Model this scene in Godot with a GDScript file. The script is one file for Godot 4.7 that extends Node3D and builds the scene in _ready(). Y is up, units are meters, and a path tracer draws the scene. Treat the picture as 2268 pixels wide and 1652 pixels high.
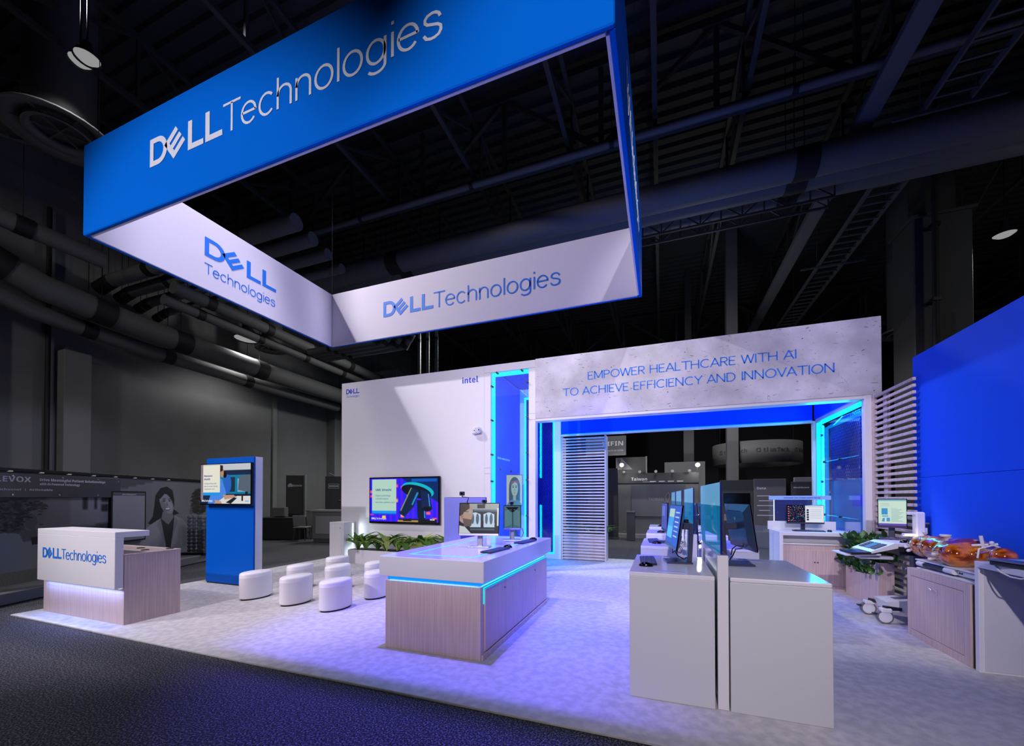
extends Node3D
# Trade-show stand under a hanging fabric sign in a dark exhibition hall.
# x runs along the stand's front, -z into the hall, the camera stands over the origin.

var taken := {}
var cache := {}
var M := {}
var rng := RandomNumberGenerator.new()


func _ready():
	rng.seed = 20
	camera_and_light()
	materials()
	hall()
	ceiling_works()
	stand_floor()
	hanging_sign()
	stand_walls()
	reception()
	seating()
	island()
	pods()
	back_counter()
	right_side()
	neighbours_left()
	neighbours_back()


# ------------------------------------------------------------------ camera, sky, lights, exposure
func camera_and_light():
	var cam := Camera3D.new()
	cam.name = "camera"
	cam.position = Vector3(0, 1.45, 0)
	cam.rotation = Vector3(deg_to_rad(0.69096), deg_to_rad(20.6773), 0)
	cam.projection = Camera3D.PROJECTION_FRUSTUM
	cam.near = 0.05
	cam.far = 120.0
	cam.size = 0.05 * 1652.0 / 902.643
	cam.frustum_offset = Vector2(0.05 * (1134.0 - 1125.374) / 902.643, 0.05 * (1091.851 - 826.0) / 902.643)
	add_child(cam)
	cam.current = true
	var env := Environment.new()
	env.background_mode = Environment.BG_COLOR
	env.background_color = Color(0, 0, 0)
	env.tonemap_mode = Environment.TONE_MAPPER_LINEAR
	env.tonemap_exposure = 1.0
	env.sdfgi_enabled = true
	env.ssao_enabled = true
	env.ssil_enabled = true
	var we := WorldEnvironment.new()
	we.name = "surroundings"
	we.environment = env
	add_child(we)
	# unseen spotlights, mostly up at the roof steel; the marked ones are added fill
	var white := Color(0.97, 0.93, 1.0)
	var violet := Color(0.42, 0.36, 1.0)
	var blue := Color(0.1, 0.16, 1.0)
	spot(Vector3(-5.5, 5.1, 4.5), Vector3(-4.6, 2.2, -7.0), 27, 52, white)  # added low fill from behind the camera, no fixture there
	spot(Vector3(0.0, 5.1, 4.5), Vector3(0.3, 2.3, -7.0), 26, 52, white)  # second added front fill, for the pods and header
	spot(Vector3(-5.4, 10.5, -3.5), Vector3(-5.9, 0, -5.0), 21, 44, white)
	spot(Vector3(-2.6, 10.5, -3.5), Vector3(-2.8, 0, -5.6), 20, 9, white)
	spot(Vector3(3.0, 9.5, -1.0), Vector3(2.2, 0.5, -5.0), 20, 32, white)
	spot(Vector3(-9.2, 10.0, -3.2), Vector3(-3.0, 5.2, -7.1), 24, 78, white)
	spot(Vector3(1.2, 10.4, -4.6), Vector3(-6.8, 5.3, -5.0), 13, 62, Color(0.86, 0.84, 1.0))  # added to brighten the sign's left inner panel
	spot(Vector3(1.6, 9.8, -1.2), Vector3(0.6, 3.5, -7.4), 17, 24, white)  # added to brighten the header face
	spot(Vector3(-9.5, 5.5, 2.0), Vector3(-6.5, 0.8, -2.9), 20, 22, white)
	spot(Vector3(-0.9, 10.4, -4.0), Vector3(-1.1, 0, -6.1), 15, 250, blue)
	spot(Vector3(-2.2, 10.4, -3.25), Vector3(-1.7, 0, -3.9), 16, 140, violet)
	spot(Vector3(1.6, 10.0, -6.2), Vector3(1.7, 0, -7.6), 16, 34, blue)
	# unseen fill: two spots added towards the left wall, two bulbs for the ceiling
	spot(Vector3(-7.0, 7.0, -13.0), Vector3(-15, 1.5, -9.5), 50, 15, Color(1, 1, 1), 0.4)
	spot(Vector3(-9.5, 7.5, 4.0), Vector3(-14, 1.2, -5.0), 45, 18, Color(1, 1, 1), 0.4)
	bulb_light(Vector3(1.0, 6.6, -14.0), 1.6, Color(1, 1, 1), 0.3)
	bulb_light(Vector3(9.5, 7.0, -9.0), 2.2, Color(1, 1, 1), 0.3)


func spot(at: Vector3, towards: Vector3, angle: float, energy: float, colour: Color, size := 0.09):
	var l := SpotLight3D.new()
	l.name = "spot_light"
	l.light_color = colour
	l.light_energy = energy
	l.light_size = size
	l.spot_range = 60.0
	l.spot_attenuation = 2.0
	l.spot_angle = angle
	l.spot_angle_attenuation = 0.6
	l.shadow_enabled = true
	add_child(l, true)
	l.look_at_from_position(at, towards, Vector3.FORWARD if abs((towards - at).normalized().y) > 0.99 else Vector3.UP)


func strip_light(at: Vector3, towards: Vector3, size: Vector2, energy: float, colour: Color, up := Vector3.UP):
	var l := AreaLight3D.new()
	l.name = "strip_light"
	l.light_color = colour
	l.light_energy = energy
	l.area_size = size
	l.area_range = 40.0
	l.area_attenuation = 2.0
	l.shadow_enabled = true
	add_child(l, true)
	l.look_at_from_position(at, at + towards, up)


func bulb_light(at: Vector3, energy: float, colour: Color, size := 0.1):
	var l := OmniLight3D.new()
	l.name = "point_light"
	l.light_color = colour
	l.light_energy = energy
	l.light_size = size
	l.omni_range = 60.0
	l.omni_attenuation = 2.0
	l.shadow_enabled = true
	l.position = at
	add_child(l, true)


# ------------------------------------------------------------------ nodes
func numbered(called: String) -> String:
	if not taken.has(called):
		taken[called] = 0
		return called
	taken[called] += 1
	return "%s_%03d" % [called, taken[called]]


func thing(called: String, label: String, category: String, at := Vector3.ZERO, turn := 0.0, group := "") -> Node3D:
	var o := Node3D.new()
	o.name = numbered(called)
	add_child(o)
	o.position = at
	o.rotation.y = deg_to_rad(turn)
	tag(o, label, category, group)
	return o


func tag(o: Node, label: String, category: String, group := ""):
	o.set_meta("label", label)
	o.set_meta("category", category)
	if group:
		o.set_meta("group", group)


func part(parent: Node, called: String, mesh: Mesh, mat: Material, at := Vector3.ZERO, turn := Vector3.ZERO, label := "") -> MeshInstance3D:
	var o := MeshInstance3D.new()
	o.name = called
	o.mesh = mesh
	o.material_override = mat
	o.position = at
	o.rotation_degrees = turn
	if label:
		o.set_meta("label", label)
	parent.add_child(o, true)
	return o


func solo(called: String, label: String, category: String, mesh: Mesh, mat: Material, at := Vector3.ZERO, turn := Vector3.ZERO, group := "") -> MeshInstance3D:
	var o := part(self, numbered(called), mesh, mat, at, turn)
	tag(o, label, category, group)
	return o


func structure(called: String, mesh: Mesh, mat: Material, at := Vector3.ZERO, turn := Vector3.ZERO) -> MeshInstance3D:
	var o := part(self, called, mesh, mat, at, turn)
	o.set_meta("kind", "structure")
	return o


func copy(o: Node3D, at: Vector3, turn: float, label := "", group := "") -> Node3D:
	var c: Node3D = o.duplicate()
	c.name = numbered(String(o.name).rstrip("0123456789").rstrip("_"))
	add_child(c)
	c.position = at
	c.rotation.y = deg_to_rad(turn)
	if label:
		c.set_meta("label", label)
	if group:
		c.set_meta("group", group)
	return c


# ------------------------------------------------------------------ shapes
func tri(st: SurfaceTool, a: Vector3, b: Vector3, c: Vector3, out: Vector3):
	# front faces run clockwise seen from outside; out is a direction that points outwards
	var n := (b - a).cross(c - a)
	if n.dot(out) > 0.0:
		var t := b
		b = c
		c = t
	var nn := -(b - a).cross(c - a).normalized()
	for v in [a, b, c]:
		st.set_normal(nn)
		st.set_uv(Vector2(v.x, -v.y))
		st.add_vertex(v)


func quad4(st: SurfaceTool, a: Vector3, b: Vector3, c: Vector3, d: Vector3, out: Vector3):
	tri(st, a, b, c, out)
	tri(st, a, c, d, out)


func begin() -> SurfaceTool:
	var st := SurfaceTool.new()
	st.begin(Mesh.PRIMITIVE_TRIANGLES)
	return st


# a box with its edges cut off, its middle at the origin
func bx(w: float, h: float, d: float, cut := 0.004) -> Mesh:
	var key := "b%.4f,%.4f,%.4f,%.4f" % [w, h, d, cut]
	if cache.has(key):
		return cache[key]
	var st := begin()
	add_box(st, Vector3.ZERO, Vector3(w, h, d), cut)
	cache[key] = st.commit()
	return cache[key]


func add_box(st: SurfaceTool, at: Vector3, size: Vector3, cut := 0.0, basis := Basis()):
	var s := size * 0.5
	var k: float = min(cut, min(s.x, min(s.y, s.z)) * 0.45)
	var sign3 := [-1.0, 1.0]
	for axis in 3:
		var a1 := (axis + 1) % 3
		var a2 := (axis + 2) % 3
		for g in sign3:
			var ring := []
			for e in [[-1, -1], [1, -1], [1, 1], [-1, 1]]:
				var v := Vector3.ZERO
				v[axis] = g * s[axis]
				v[a1] = e[0] * (s[a1] - k)
				v[a2] = e[1] * (s[a2] - k)
				ring.append(at + basis * v)
			var out := Vector3.ZERO
			out[axis] = g
			quad4(st, ring[0], ring[1], ring[2], ring[3], basis * out)
	if k <= 0.0:
		return
	for axis in 3:
		var a1 := (axis + 1) % 3
		var a2 := (axis + 2) % 3
		for g in sign3:
			for f in sign3:
				var pts := []
				for e in [[-1, 0], [1, 0], [1, 1], [-1, 1]]:
					var v := Vector3.ZERO
					v[axis] = e[0] * (s[axis] - k)
					v[a1] = g * (s[a1] - (k if e[1] == 1 else 0.0))
					v[a2] = f * (s[a2] - (0.0 if e[1] == 1 else k))
					pts.append(at + basis * v)
				var out := Vector3.ZERO
				out[a1] = g
				out[a2] = f
				quad4(st, pts[0], pts[1], pts[2], pts[3], basis * out)
	for gx in sign3:
		for gy in sign3:
			for gz in sign3:
				var c := Vector3(gx * s.x, gy * s.y, gz * s.z)
				tri(st, at + basis * (c - Vector3(0, gy * k, gz * k)), at + basis * (c - Vector3(gx * k, 0, gz * k)), at + basis * (c - Vector3(gx * k, gy * k, 0)), basis * Vector3(gx, gy, gz))


# a flat outline pushed out along z, its middle at z 0
func extruded(outline: PackedVector2Array, depth: float) -> Mesh:
	var st := begin()
	add_extruded(st, outline, depth)
	return st.commit()


func add_extruded(st: SurfaceTool, outline: PackedVector2Array, depth: float, at := Vector3.ZERO, basis := Basis()):
	var idx := Geometry2D.triangulate_polygon(outline)
	var z := depth * 0.5
	for i in range(0, idx.size(), 3):
		var p := []
		for k in 3:
			var q := outline[idx[i + k]]
			p.append(Vector3(q.x, q.y, 0))
		for g in [-1.0, 1.0]:
			var o := Vector3(0, 0, g * z)
			tri(st, at + basis * (p[0] + o), at + basis * (p[1] + o), at + basis * (p[2] + o), basis * Vector3(0, 0, g))
	var turn := -1.0 if Geometry2D.is_polygon_clockwise(outline) else 1.0
	for i in outline.size():
		var a := outline[i]
		var b := outline[(i + 1) % outline.size()]
		var n := Vector3(b.y - a.y, a.x - b.x, 0) * turn
		quad4(st, at + basis * Vector3(a.x, a.y, -z), at + basis * Vector3(b.x, b.y, -z), at + basis * Vector3(b.x, b.y, z), at + basis * Vector3(a.x, a.y, z), basis * n)


# a shape turned about the y axis: profile of (radius, height), smooth; squash flattens it along z
func lathe(profile: Array, seg := 24, squash := 1.0) -> Mesh:
	var st := begin()
	st.set_smooth_group(0)
	var rows := profile.size()
	for i in rows - 1:
		for k in seg:
			var q := []
			for e in [[i, k], [i, k + 1], [i + 1, k + 1], [i + 1, k]]:
				var ang: float = TAU * (e[1] % seg) / seg
				var pr: Vector2 = profile[e[0]]
				q.append(Vector3(cos(ang) * pr.x, pr.y, sin(ang) * pr.x * squash))
			var mid: float = TAU * (k + 0.5) / seg
			var dir: Vector2 = profile[i + 1] - profile[i]
			var out := Vector3(cos(mid) * dir.y, -dir.x, sin(mid) * dir.y)
			for t in [[0, 1, 2], [0, 2, 3]]:
				var a: Vector3 = q[t[0]]
				var b: Vector3 = q[t[1]]
				var c: Vector3 = q[t[2]]
				if a.is_equal_approx(b) or b.is_equal_approx(c) or a.is_equal_approx(c):
					continue
				if (b - a).cross(c - a).dot(out) > 0.0:
					var s := b
					b = c
					c = s
				for v in [a, b, c]:
					st.set_uv(Vector2.ZERO)
					st.add_vertex(v)
	st.index()
	st.generate_normals()
	return st.commit()


# a round bar along a row of points
func add_tube(st: SurfaceTool, pts: Array, r: float, seg := 8, closed_ends := true):
	var rings := []
	var side := Vector3.ZERO
	for i in pts.size():
		var d: Vector3
		if i == 0:
			d = pts[1] - pts[0]
		elif i == pts.size() - 1:
			d = pts[i] - pts[i - 1]
		else:
			d = (pts[i] - pts[i - 1]).normalized() + (pts[i + 1] - pts[i]).normalized()
		d = d.normalized()
		if side == Vector3.ZERO:
			side = d.cross(Vector3.UP if abs(d.y) < 0.9 else Vector3.RIGHT).normalized()
		side = (side - d * side.dot(d)).normalized()
		var up := d.cross(side)
		var ring := []
		for k in seg:
			var a := TAU * k / seg
			ring.append(pts[i] + (side * cos(a) + up * sin(a)) * r)
		rings.append(ring)
	for i in pts.size() - 1:
		for k in seg:
			var k2 := (k + 1) % seg
			var mid: Vector3 = (rings[i][k] + rings[i][k2]) * 0.5 - pts[i]
			quad4(st, rings[i][k], rings[i][k2], rings[i + 1][k2], rings[i + 1][k], mid)
	if closed_ends:
		for e in [0, pts.size() - 1]:
			var d: Vector3 = (pts[0] - pts[1]) if e == 0 else (pts[e] - pts[e - 1])
			for k in seg:
				tri(st, pts[e], rings[e][k], rings[e][(k + 1) % seg], d)


func tube(pts: Array, r: float, seg := 8) -> Mesh:
	var st := begin()
	add_tube(st, pts, r, seg)
	var m := st.commit()
	return smooth(m) if seg > 5 else m


func smooth(m: Mesh) -> Mesh:
	# shared corners get one normal unless the faces meet sharply
	var s := m.surface_get_arrays(0)
	var v: PackedVector3Array = s[Mesh.ARRAY_VERTEX]
	var n: PackedVector3Array = s[Mesh.ARRAY_NORMAL]
	var near := {}
	for i in v.size():
		var key := Vector3i((v[i] * 5000.0).round())
		if not near.has(key):
			near[key] = []
		near[key].append(i)
	var out := n.duplicate()
	for key in near:
		for i in near[key]:
			var sum := Vector3.ZERO
			for j in near[key]:
				if n[i].dot(n[j]) > 0.55:
					sum += n[j]
			out[i] = sum.normalized()
	s[Mesh.ARRAY_NORMAL] = out
	var r := ArrayMesh.new()
	r.add_surface_from_arrays(Mesh.PRIMITIVE_TRIANGLES, s)
	return r


func bar(a: Vector3, b: Vector3, w: float, h: float) -> Mesh:
	var st := begin()
	add_bar(st, a, b, w, h)
	return st.commit()


func add_bar(st: SurfaceTool, a: Vector3, b: Vector3, w: float, h: float):
	var d := (b - a).normalized()
	var side := d.cross(Vector3.UP if abs(d.y) < 0.95 else Vector3.BACK).normalized()
	add_box(st, (a + b) * 0.5, Vector3(w, h, a.distance_to(b)), 0.0, Basis(side, d.cross(side), d))


func face(w: float, h: float) -> Mesh:
	var key := "f%.4f,%.4f" % [w, h]
	if not cache.has(key):
		var q := QuadMesh.new()
		q.size = Vector2(w, h)
		cache[key] = q
	return cache[key]


func rod(r: float, h: float, seg := 16, r2 := -1.0) -> Mesh:
	var key := "c%.4f,%.4f,%d,%.4f" % [r, h, seg, r2]
	if not cache.has(key):
		var top := r if r2 < 0.0 else r2
		cache[key] = smooth(lathe_flat([Vector2(0, -h / 2), Vector2(r, -h / 2), Vector2(top, h / 2), Vector2(0, h / 2)], seg))
	return cache[key]


func lathe_flat(profile: Array, seg: int) -> Mesh:
	var st := begin()
	for i in profile.size() - 1:
		for k in seg:
			var q := []
			for e in [[i, k], [i, k + 1], [i + 1, k + 1], [i + 1, k]]:
				var ang: float = TAU * (e[1] % seg) / seg
				var pr: Vector2 = profile[e[0]]
				q.append(Vector3(cos(ang) * pr.x, pr.y, sin(ang) * pr.x))
			var mid: float = TAU * (k + 0.5) / seg
			var dir: Vector2 = profile[i + 1] - profile[i]
			var out := Vector3(cos(mid) * dir.y, -dir.x, sin(mid) * dir.y)
			if not q[0].is_equal_approx(q[1]):
				tri(st, q[0], q[1], q[2], out)
			if not q[2].is_equal_approx(q[3]):
				tri(st, q[0], q[2], q[3], out)
	return st.commit()


# several boxes in one mesh: [x, y, z, w, h, d]
func boxes(list: Array, cut := 0.003) -> Mesh:
	var st := begin()
	for b in list:
		add_box(st, Vector3(b[0], b[1], b[2]), Vector3(b[3], b[4], b[5]), cut)
	return st.commit()


func span(x0: float, x1: float, y0: float, y1: float, z0: float, z1: float, cut := 0.004) -> Array:
	return [bx(abs(x1 - x0), abs(y1 - y0), abs(z1 - z0), cut), Vector3((x0 + x1) / 2, (y0 + y1) / 2, (z0 + z1) / 2)]


func slab(parent: Node, called: String, mat: Material, x0: float, x1: float, y0: float, y1: float, z0: float, z1: float, cut := 0.004, label := "") -> MeshInstance3D:
	var s := span(x0, x1, y0, y1, z0, z1, cut)
	return part(parent, called, s[0], mat, s[1], Vector3.ZERO, label)


# ------------------------------------------------------------------ lettering
func words(text: String, height: float, width := 0.0, bold := 0.0, depth := 0.004, serif := false) -> Mesh:
	# height is that of a capital; width, if given, stretches the line to that length
	var font := SystemFont.new()
	font.font_names = PackedStringArray(["Droid Serif" if serif else "Droid Sans"])
	var f := FontVariation.new()
	f.base_font = font
	f.variation_embolden = min(bold, 0.0)
	if bold > 0.15:
		font.font_weight = 700
	var t := TextMesh.new()
	t.font = f
	t.font_size = 160
	t.text = text
	t.pixel_size = 0.004
	t.depth = 0.02
	t.curve_step = 3.0
	t.horizontal_alignment = HORIZONTAL_ALIGNMENT_LEFT
	var src := t.get_mesh_arrays()
	var v: PackedVector3Array = src[Mesh.ARRAY_VERTEX]
	if v.is_empty():
		return t
	var lo := Vector3(1e9, 1e9, 1e9)
	var hi := -lo
	for q in v:
		lo = lo.min(q)
		hi = hi.max(q)
	var cap := 0.64 * 0.714
	var base := lo.y
	for c in "gjpqy,Q":
		if text.contains(c):
			base = lo.y + 0.01 * 64 * (0.24 if c != "," else 0.12)
			break
	var k := height / cap
	var kx := k if width <= 0.0 else width / (hi.x - lo.x)
	for i in v.size():
		v[i] = Vector3((v[i].x - lo.x) * kx, (v[i].y - base) * k, (v[i].z - lo.z) / (hi.z - lo.z) * depth)
	src[Mesh.ARRAY_VERTEX] = v
	var r := ArrayMesh.new()
	r.add_surface_from_arrays(Mesh.PRIMITIVE_TRIANGLES, src)
	return r


# the four-letter word mark with its leaning E, one unit tall, 3.76 wide, left foot at the origin
func mark(height: float, width: float, depth := 0.004) -> Mesh:
	var st := begin()
	var kx := width / 3.76
	var ky := height
	var outer := []
	var inner := []
	for i in 13:
		var a := PI / 2 - PI * i / 12.0
		outer.append(Vector2(0.46 + cos(a) * 0.5, 0.5 + sin(a) * 0.5))
		inner.append(Vector2(0.44 + cos(a) * 0.31, 0.5 + sin(a) * 0.315))
	outer.push_front(Vector2(0, 1))
	outer.append(Vector2(0, 0))
	inner.push_front(Vector2(0.2, 0.815))
	inner.append(Vector2(0.2, 0.185))
	var sc := func(p): return Vector3(p.x * kx, p.y * ky, 0)
	var front := Vector3(0, 0, depth)
	for i in outer.size():
		var j := (i + 1) % outer.size()
		var q := [sc.call(outer[i]), sc.call(outer[j]), sc.call(inner[j]), sc.call(inner[i])]
		quad4(st, q[0] + front, q[1] + front, q[2] + front, q[3] + front, Vector3.BACK)
	var e_shape := [Vector2(0, 0), Vector2(0.78, 0), Vector2(0.78, 0.2), Vector2(0.2, 0.2), Vector2(0.2, 0.31), Vector2(0.78, 0.31), Vector2(0.78, 0.5), Vector2(0.2, 0.5), Vector2(0.2, 0.61), Vector2(0.78, 0.61), Vector2(0.78, 0.81), Vector2(0, 0.81)]
	var e := PackedVector2Array()
	for p in e_shape:
		var q: Vector2 = (p - Vector2(0.39, 0.405)).rotated(deg_to_rad(39)) + Vector2(1.36, 0.5)
		e.append(Vector2(q.x * kx, q.y * ky))
	add_extruded(st, e, depth, Vector3(0, 0, depth * 0.5))
	for x in [2.06, 2.94]:
		var l := PackedVector2Array()
		for p in [Vector2(0, 0), Vector2(0.82 if x > 2.5 else 0.78, 0), Vector2(0.82 if x > 2.5 else 0.78, 0.19), Vector2(0.21, 0.19), Vector2(0.21, 1), Vector2(0, 1)]:
			l.append(Vector2((p.x + x) * kx, p.y * ky))
		add_extruded(st, l, depth, Vector3(0, 0, depth * 0.5))
	return st.commit()


# the mark and the thin second word, on one line
func mark_line(parent: Node, mat: Material, at: Vector3, turn: Vector3, height: float, length: float, depth := 0.004):
	var holder := part(parent, "logo_mark", mark(height, length * 0.315, depth), mat, at, turn)
	part(holder, "lettering", thin_word("Technologies", height * 0.98, length * 0.682, depth), mat, Vector3(length * 0.318, 0.0, 0))


# thin lettering drawn as ribbons along the middle of each stroke; a capital is one unit tall
func bow(x: float, y: float, rx: float, ry: float, from: float, to: float, n := 14) -> Array:
	var out := []
	for i in n + 1:
		var a := deg_to_rad(lerp(from, to, float(i) / n))
		out.append(Vector2(x + cos(a) * rx, y + sin(a) * ry))
	return out


func thin_letter(c: String) -> Array:
	# [advance, stroke, stroke ...]
	match c:
		"T":
			return [0.76, [Vector2(0, 0.96), Vector2(0.74, 0.96)], [Vector2(0.37, 0.96), Vector2(0.37, 0)]]
		"e":
			return [0.72, [Vector2(0.05, 0.38), Vector2(0.6, 0.38)] + bow(0.32, 0.35, 0.28, 0.34, 4, 322, 20)]
		"c":
			return [0.68, bow(0.32, 0.35, 0.28, 0.34, 42, 318, 18)]
		"h", "n":
			return [0.7, [Vector2(0.07, 0), Vector2(0.07, 1.0 if c == "h" else 0.7)], [Vector2(0.07, 0.4)] + bow(0.32, 0.44, 0.24, 0.25, 175, 0, 10) + [Vector2(0.56, 0)]]
		"o":
			return [0.74, bow(0.34, 0.35, 0.29, 0.34, 0, 360, 24)]
		"l":
			return [0.22, [Vector2(0.09, 0), Vector2(0.09, 1)]]
		"g":
			return [0.74, bow(0.33, 0.36, 0.27, 0.33, 0, 360, 22), [Vector2(0.61, 0.7), Vector2(0.61, -0.05)] + bow(0.34, -0.05, 0.27, 0.2, -10, -150, 10)]
		"i":
			return [0.22, [Vector2(0.09, 0), Vector2(0.09, 0.7)], [Vector2(0.09, 0.9), Vector2(0.09, 1.0)]]
		"s":
			return [0.6, [Vector2(0.5, 0.52), Vector2(0.46, 0.62), Vector2(0.37, 0.68), Vector2(0.27, 0.69), Vector2(0.15, 0.66), Vector2(0.08, 0.58), Vector2(0.08, 0.49), Vector2(0.15, 0.42), Vector2(0.28, 0.38), Vector2(0.42, 0.34), Vector2(0.51, 0.27), Vector2(0.52, 0.16), Vector2(0.46, 0.06), Vector2(0.35, 0.015), Vector2(0.24, 0.01), Vector2(0.12, 0.05), Vector2(0.05, 0.16)]]
		"E", "F":
			return [0.62, [Vector2(0.52, 0.96), Vector2(0.06, 0.96), Vector2(0.06, 0.0 if c == "F" else 0.04)], [Vector2(0.06, 0.52), Vector2(0.46, 0.52)], [Vector2(0.06, 0.04), Vector2(0.07 if c == "F" else 0.53, 0.04)]]
		"M":
			return [0.9, [Vector2(0.06, 0), Vector2(0.06, 1)], [Vector2(0.06, 0.97), Vector2(0.42, 0.12)], [Vector2(0.42, 0.12), Vector2(0.78, 0.97)], [Vector2(0.78, 1), Vector2(0.78, 0)]]
		"P", "R":
			var bowl := [Vector2(0.06, 0.96), Vector2(0.33, 0.96)] + bow(0.33, 0.72, 0.22, 0.24, 85, -85, 8) + [Vector2(0.33, 0.48), Vector2(0.06, 0.48)]
			return [0.66, [Vector2(0.06, 0), Vector2(0.06, 1)], bowl] + ([[Vector2(0.3, 0.48), Vector2(0.57, 0)]] if c == "R" else [])
		"O":
			return [0.9, bow(0.43, 0.5, 0.38, 0.46, 0, 360, 26)]
		"W":
			return [1.0, [Vector2(0.01, 1), Vector2(0.24, 0.03)], [Vector2(0.24, 0.03), Vector2(0.48, 0.95)], [Vector2(0.48, 0.95), Vector2(0.72, 0.03)], [Vector2(0.72, 0.03), Vector2(0.95, 1)]]
		"H":
			return [0.78, [Vector2(0.06, 0), Vector2(0.06, 1)], [Vector2(0.66, 0), Vector2(0.66, 1)], [Vector2(0.06, 0.52), Vector2(0.66, 0.52)]]
		"A":
			return [0.76, [Vector2(0.01, 0), Vector2(0.36, 0.98)], [Vector2(0.36, 0.98), Vector2(0.71, 0)], [Vector2(0.13, 0.32), Vector2(0.59, 0.32)]]
		"L":
			return [0.56, [Vector2(0.06, 1), Vector2(0.06, 0)], [Vector2(0.06, 0.04), Vector2(0.5, 0.04)]]
		"C":
			return [0.82, bow(0.43, 0.5, 0.38, 0.46, 48, 312, 20)]
		"I":
			return [0.22, [Vector2(0.09, 0), Vector2(0.09, 1)]]
		"N":
			return [0.8, [Vector2(0.06, 0), Vector2(0.06, 1)], [Vector2(0.06, 0.97), Vector2(0.66, 0.03)], [Vector2(0.66, 0), Vector2(0.66, 1)]]
		"Y":
			return [0.68, [Vector2(0.01, 1), Vector2(0.33, 0.48)], [Vector2(0.33, 0.48), Vector2(0.65, 1)], [Vector2(0.33, 0.5), Vector2(0.33, 0)]]
		"D":
			return [0.8, [Vector2(0.06, 0), Vector2(0.06, 1)], [Vector2(0.06, 0.96), Vector2(0.3, 0.96)] + bow(0.3, 0.5, 0.38, 0.46, 85, -85, 14) + [Vector2(0.3, 0.04), Vector2(0.06, 0.04)]]
		"V":
			return [0.7, [Vector2(0.01, 1), Vector2(0.34, 0.03)], [Vector2(0.34, 0.03), Vector2(0.67, 1)]]
		" ":
			return [0.36]
	return [0.4]


func thin_word(text: String, height: float, width: float, depth := 0.004, weight := 0.082) -> Mesh:
	var total := 0.0
	for c in text:
		total += thin_letter(c)[0]
	var k := Vector3(width / total, height, depth)
	var st := begin()
	var x := 0.0
	for c in text:
		var l := thin_letter(c)
		for s in range(1, l.size()):
			var p: Array = l[s]
			var left := []
			var right := []
			for i in p.size():
				var a: Vector2 = p[max(0, i - 1)]
				var b: Vector2 = p[min(p.size() - 1, i + 1)]
				if p.size() > 8 and p[0].distance_to(p[-1]) < 0.001 and (i == 0 or i == p.size() - 1):
					a = p[p.size() - 2]
					b = p[1]
				var n := (b - a).normalized().orthogonal() * weight * 0.5
				left.append(Vector3(x + p[i].x + n.x, p[i].y + n.y, 1))
				right.append(Vector3(x + p[i].x - n.x, p[i].y - n.y, 1))
			for i in p.size() - 1:
				var q := [left[i] * k, left[i + 1] * k, right[i + 1] * k, right[i] * k]
				quad4(st, q[0], q[1], q[2], q[3], Vector3.BACK)
				var back := Vector3(0, 0, -depth)
				quad4(st, q[0], q[1], q[1] + back, q[0] + back, q[0] - q[3])
				quad4(st, q[3], q[2], q[2] + back, q[3] + back, q[3] - q[0])
		x += l[0]
	return st.commit()


# ------------------------------------------------------------------ pictures that are printed or shown on screens
func canvas(w: int, h: int, c: Color) -> Image:
	var im := Image.create(w, h, false, Image.FORMAT_RGBA8)
	im.fill(c)
	return im


func fill_poly(im: Image, pts: Array, c: Color):
	# points run from 0 to 1 across and down
	var w := im.get_width()
	var h := im.get_height()
	var y0 := h
	var y1 := 0
	for p in pts:
		y0 = min(y0, int(p.y * h))
		y1 = max(y1, int(p.y * h) + 1)
	for y in range(max(0, y0), min(h, y1)):
		var yy := y + 0.5
		var cuts := []
		for i in pts.size():
			var a: Vector2 = pts[i] * Vector2(w, h)
			var b: Vector2 = pts[(i + 1) % pts.size()] * Vector2(w, h)
			if (a.y <= yy) != (b.y <= yy):
				cuts.append(a.x + (yy - a.y) / (b.y - a.y) * (b.x - a.x))
		cuts.sort()
		for k in range(0, cuts.size() - 1, 2):
			var x0 := int(round(cuts[k]))
			var x1 := int(round(cuts[k + 1]))
			if x1 > x0:
				im.fill_rect(Rect2i(x0, y, x1 - x0, 1), c)


func fill_oval(im: Image, x: float, y: float, rx: float, ry: float, c: Color, turn := 0.0):
	var pts := []
	for i in 28:
		var a := TAU * i / 28.0
		pts.append(Vector2(x, y) + Vector2(cos(a) * rx, sin(a) * ry).rotated(deg_to_rad(turn)))
	fill_poly(im, pts, c)


func fill_box(im: Image, x0: float, y0: float, x1: float, y1: float, c: Color):
	var w := im.get_width()
	var h := im.get_height()
	im.fill_rect(Rect2i(int(x0 * w), int(y0 * h), max(1, int(x1 * w) - int(x0 * w)), max(1, int(y1 * h) - int(y0 * h))), c)


func soften(im: Image, times: float):
	var w := im.get_width()
	var h := im.get_height()
	im.resize(max(2, int(w / times)), max(2, int(h / times)), Image.INTERPOLATE_BILINEAR)
	im.resize(w, h, Image.INTERPOLATE_CUBIC)


func screen_material(im: Image, energy := 0.9) -> StandardMaterial3D:
	var m := StandardMaterial3D.new()
	m.albedo_color = Color(0.02, 0.02, 0.025)
	m.roughness = 0.25
	m.emission_enabled = true
	m.emission = Color.BLACK
	m.emission_texture = ImageTexture.create_from_image(im)
	m.emission_energy_multiplier = energy
	m.texture_repeat = false
	return m


func print_material(im: Image, rough := 0.6) -> StandardMaterial3D:
	var m := StandardMaterial3D.new()
	m.albedo_texture = ImageTexture.create_from_image(im)
	m.roughness = rough
	m.texture_repeat = false
	return m


# ------------------------------------------------------------------ materials
func plain(c: Color, rough := 0.5, metal := 0.0) -> StandardMaterial3D:
	var m := StandardMaterial3D.new()
	m.albedo_color = c
	m.roughness = rough
	m.metallic = metal
	return m


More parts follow.
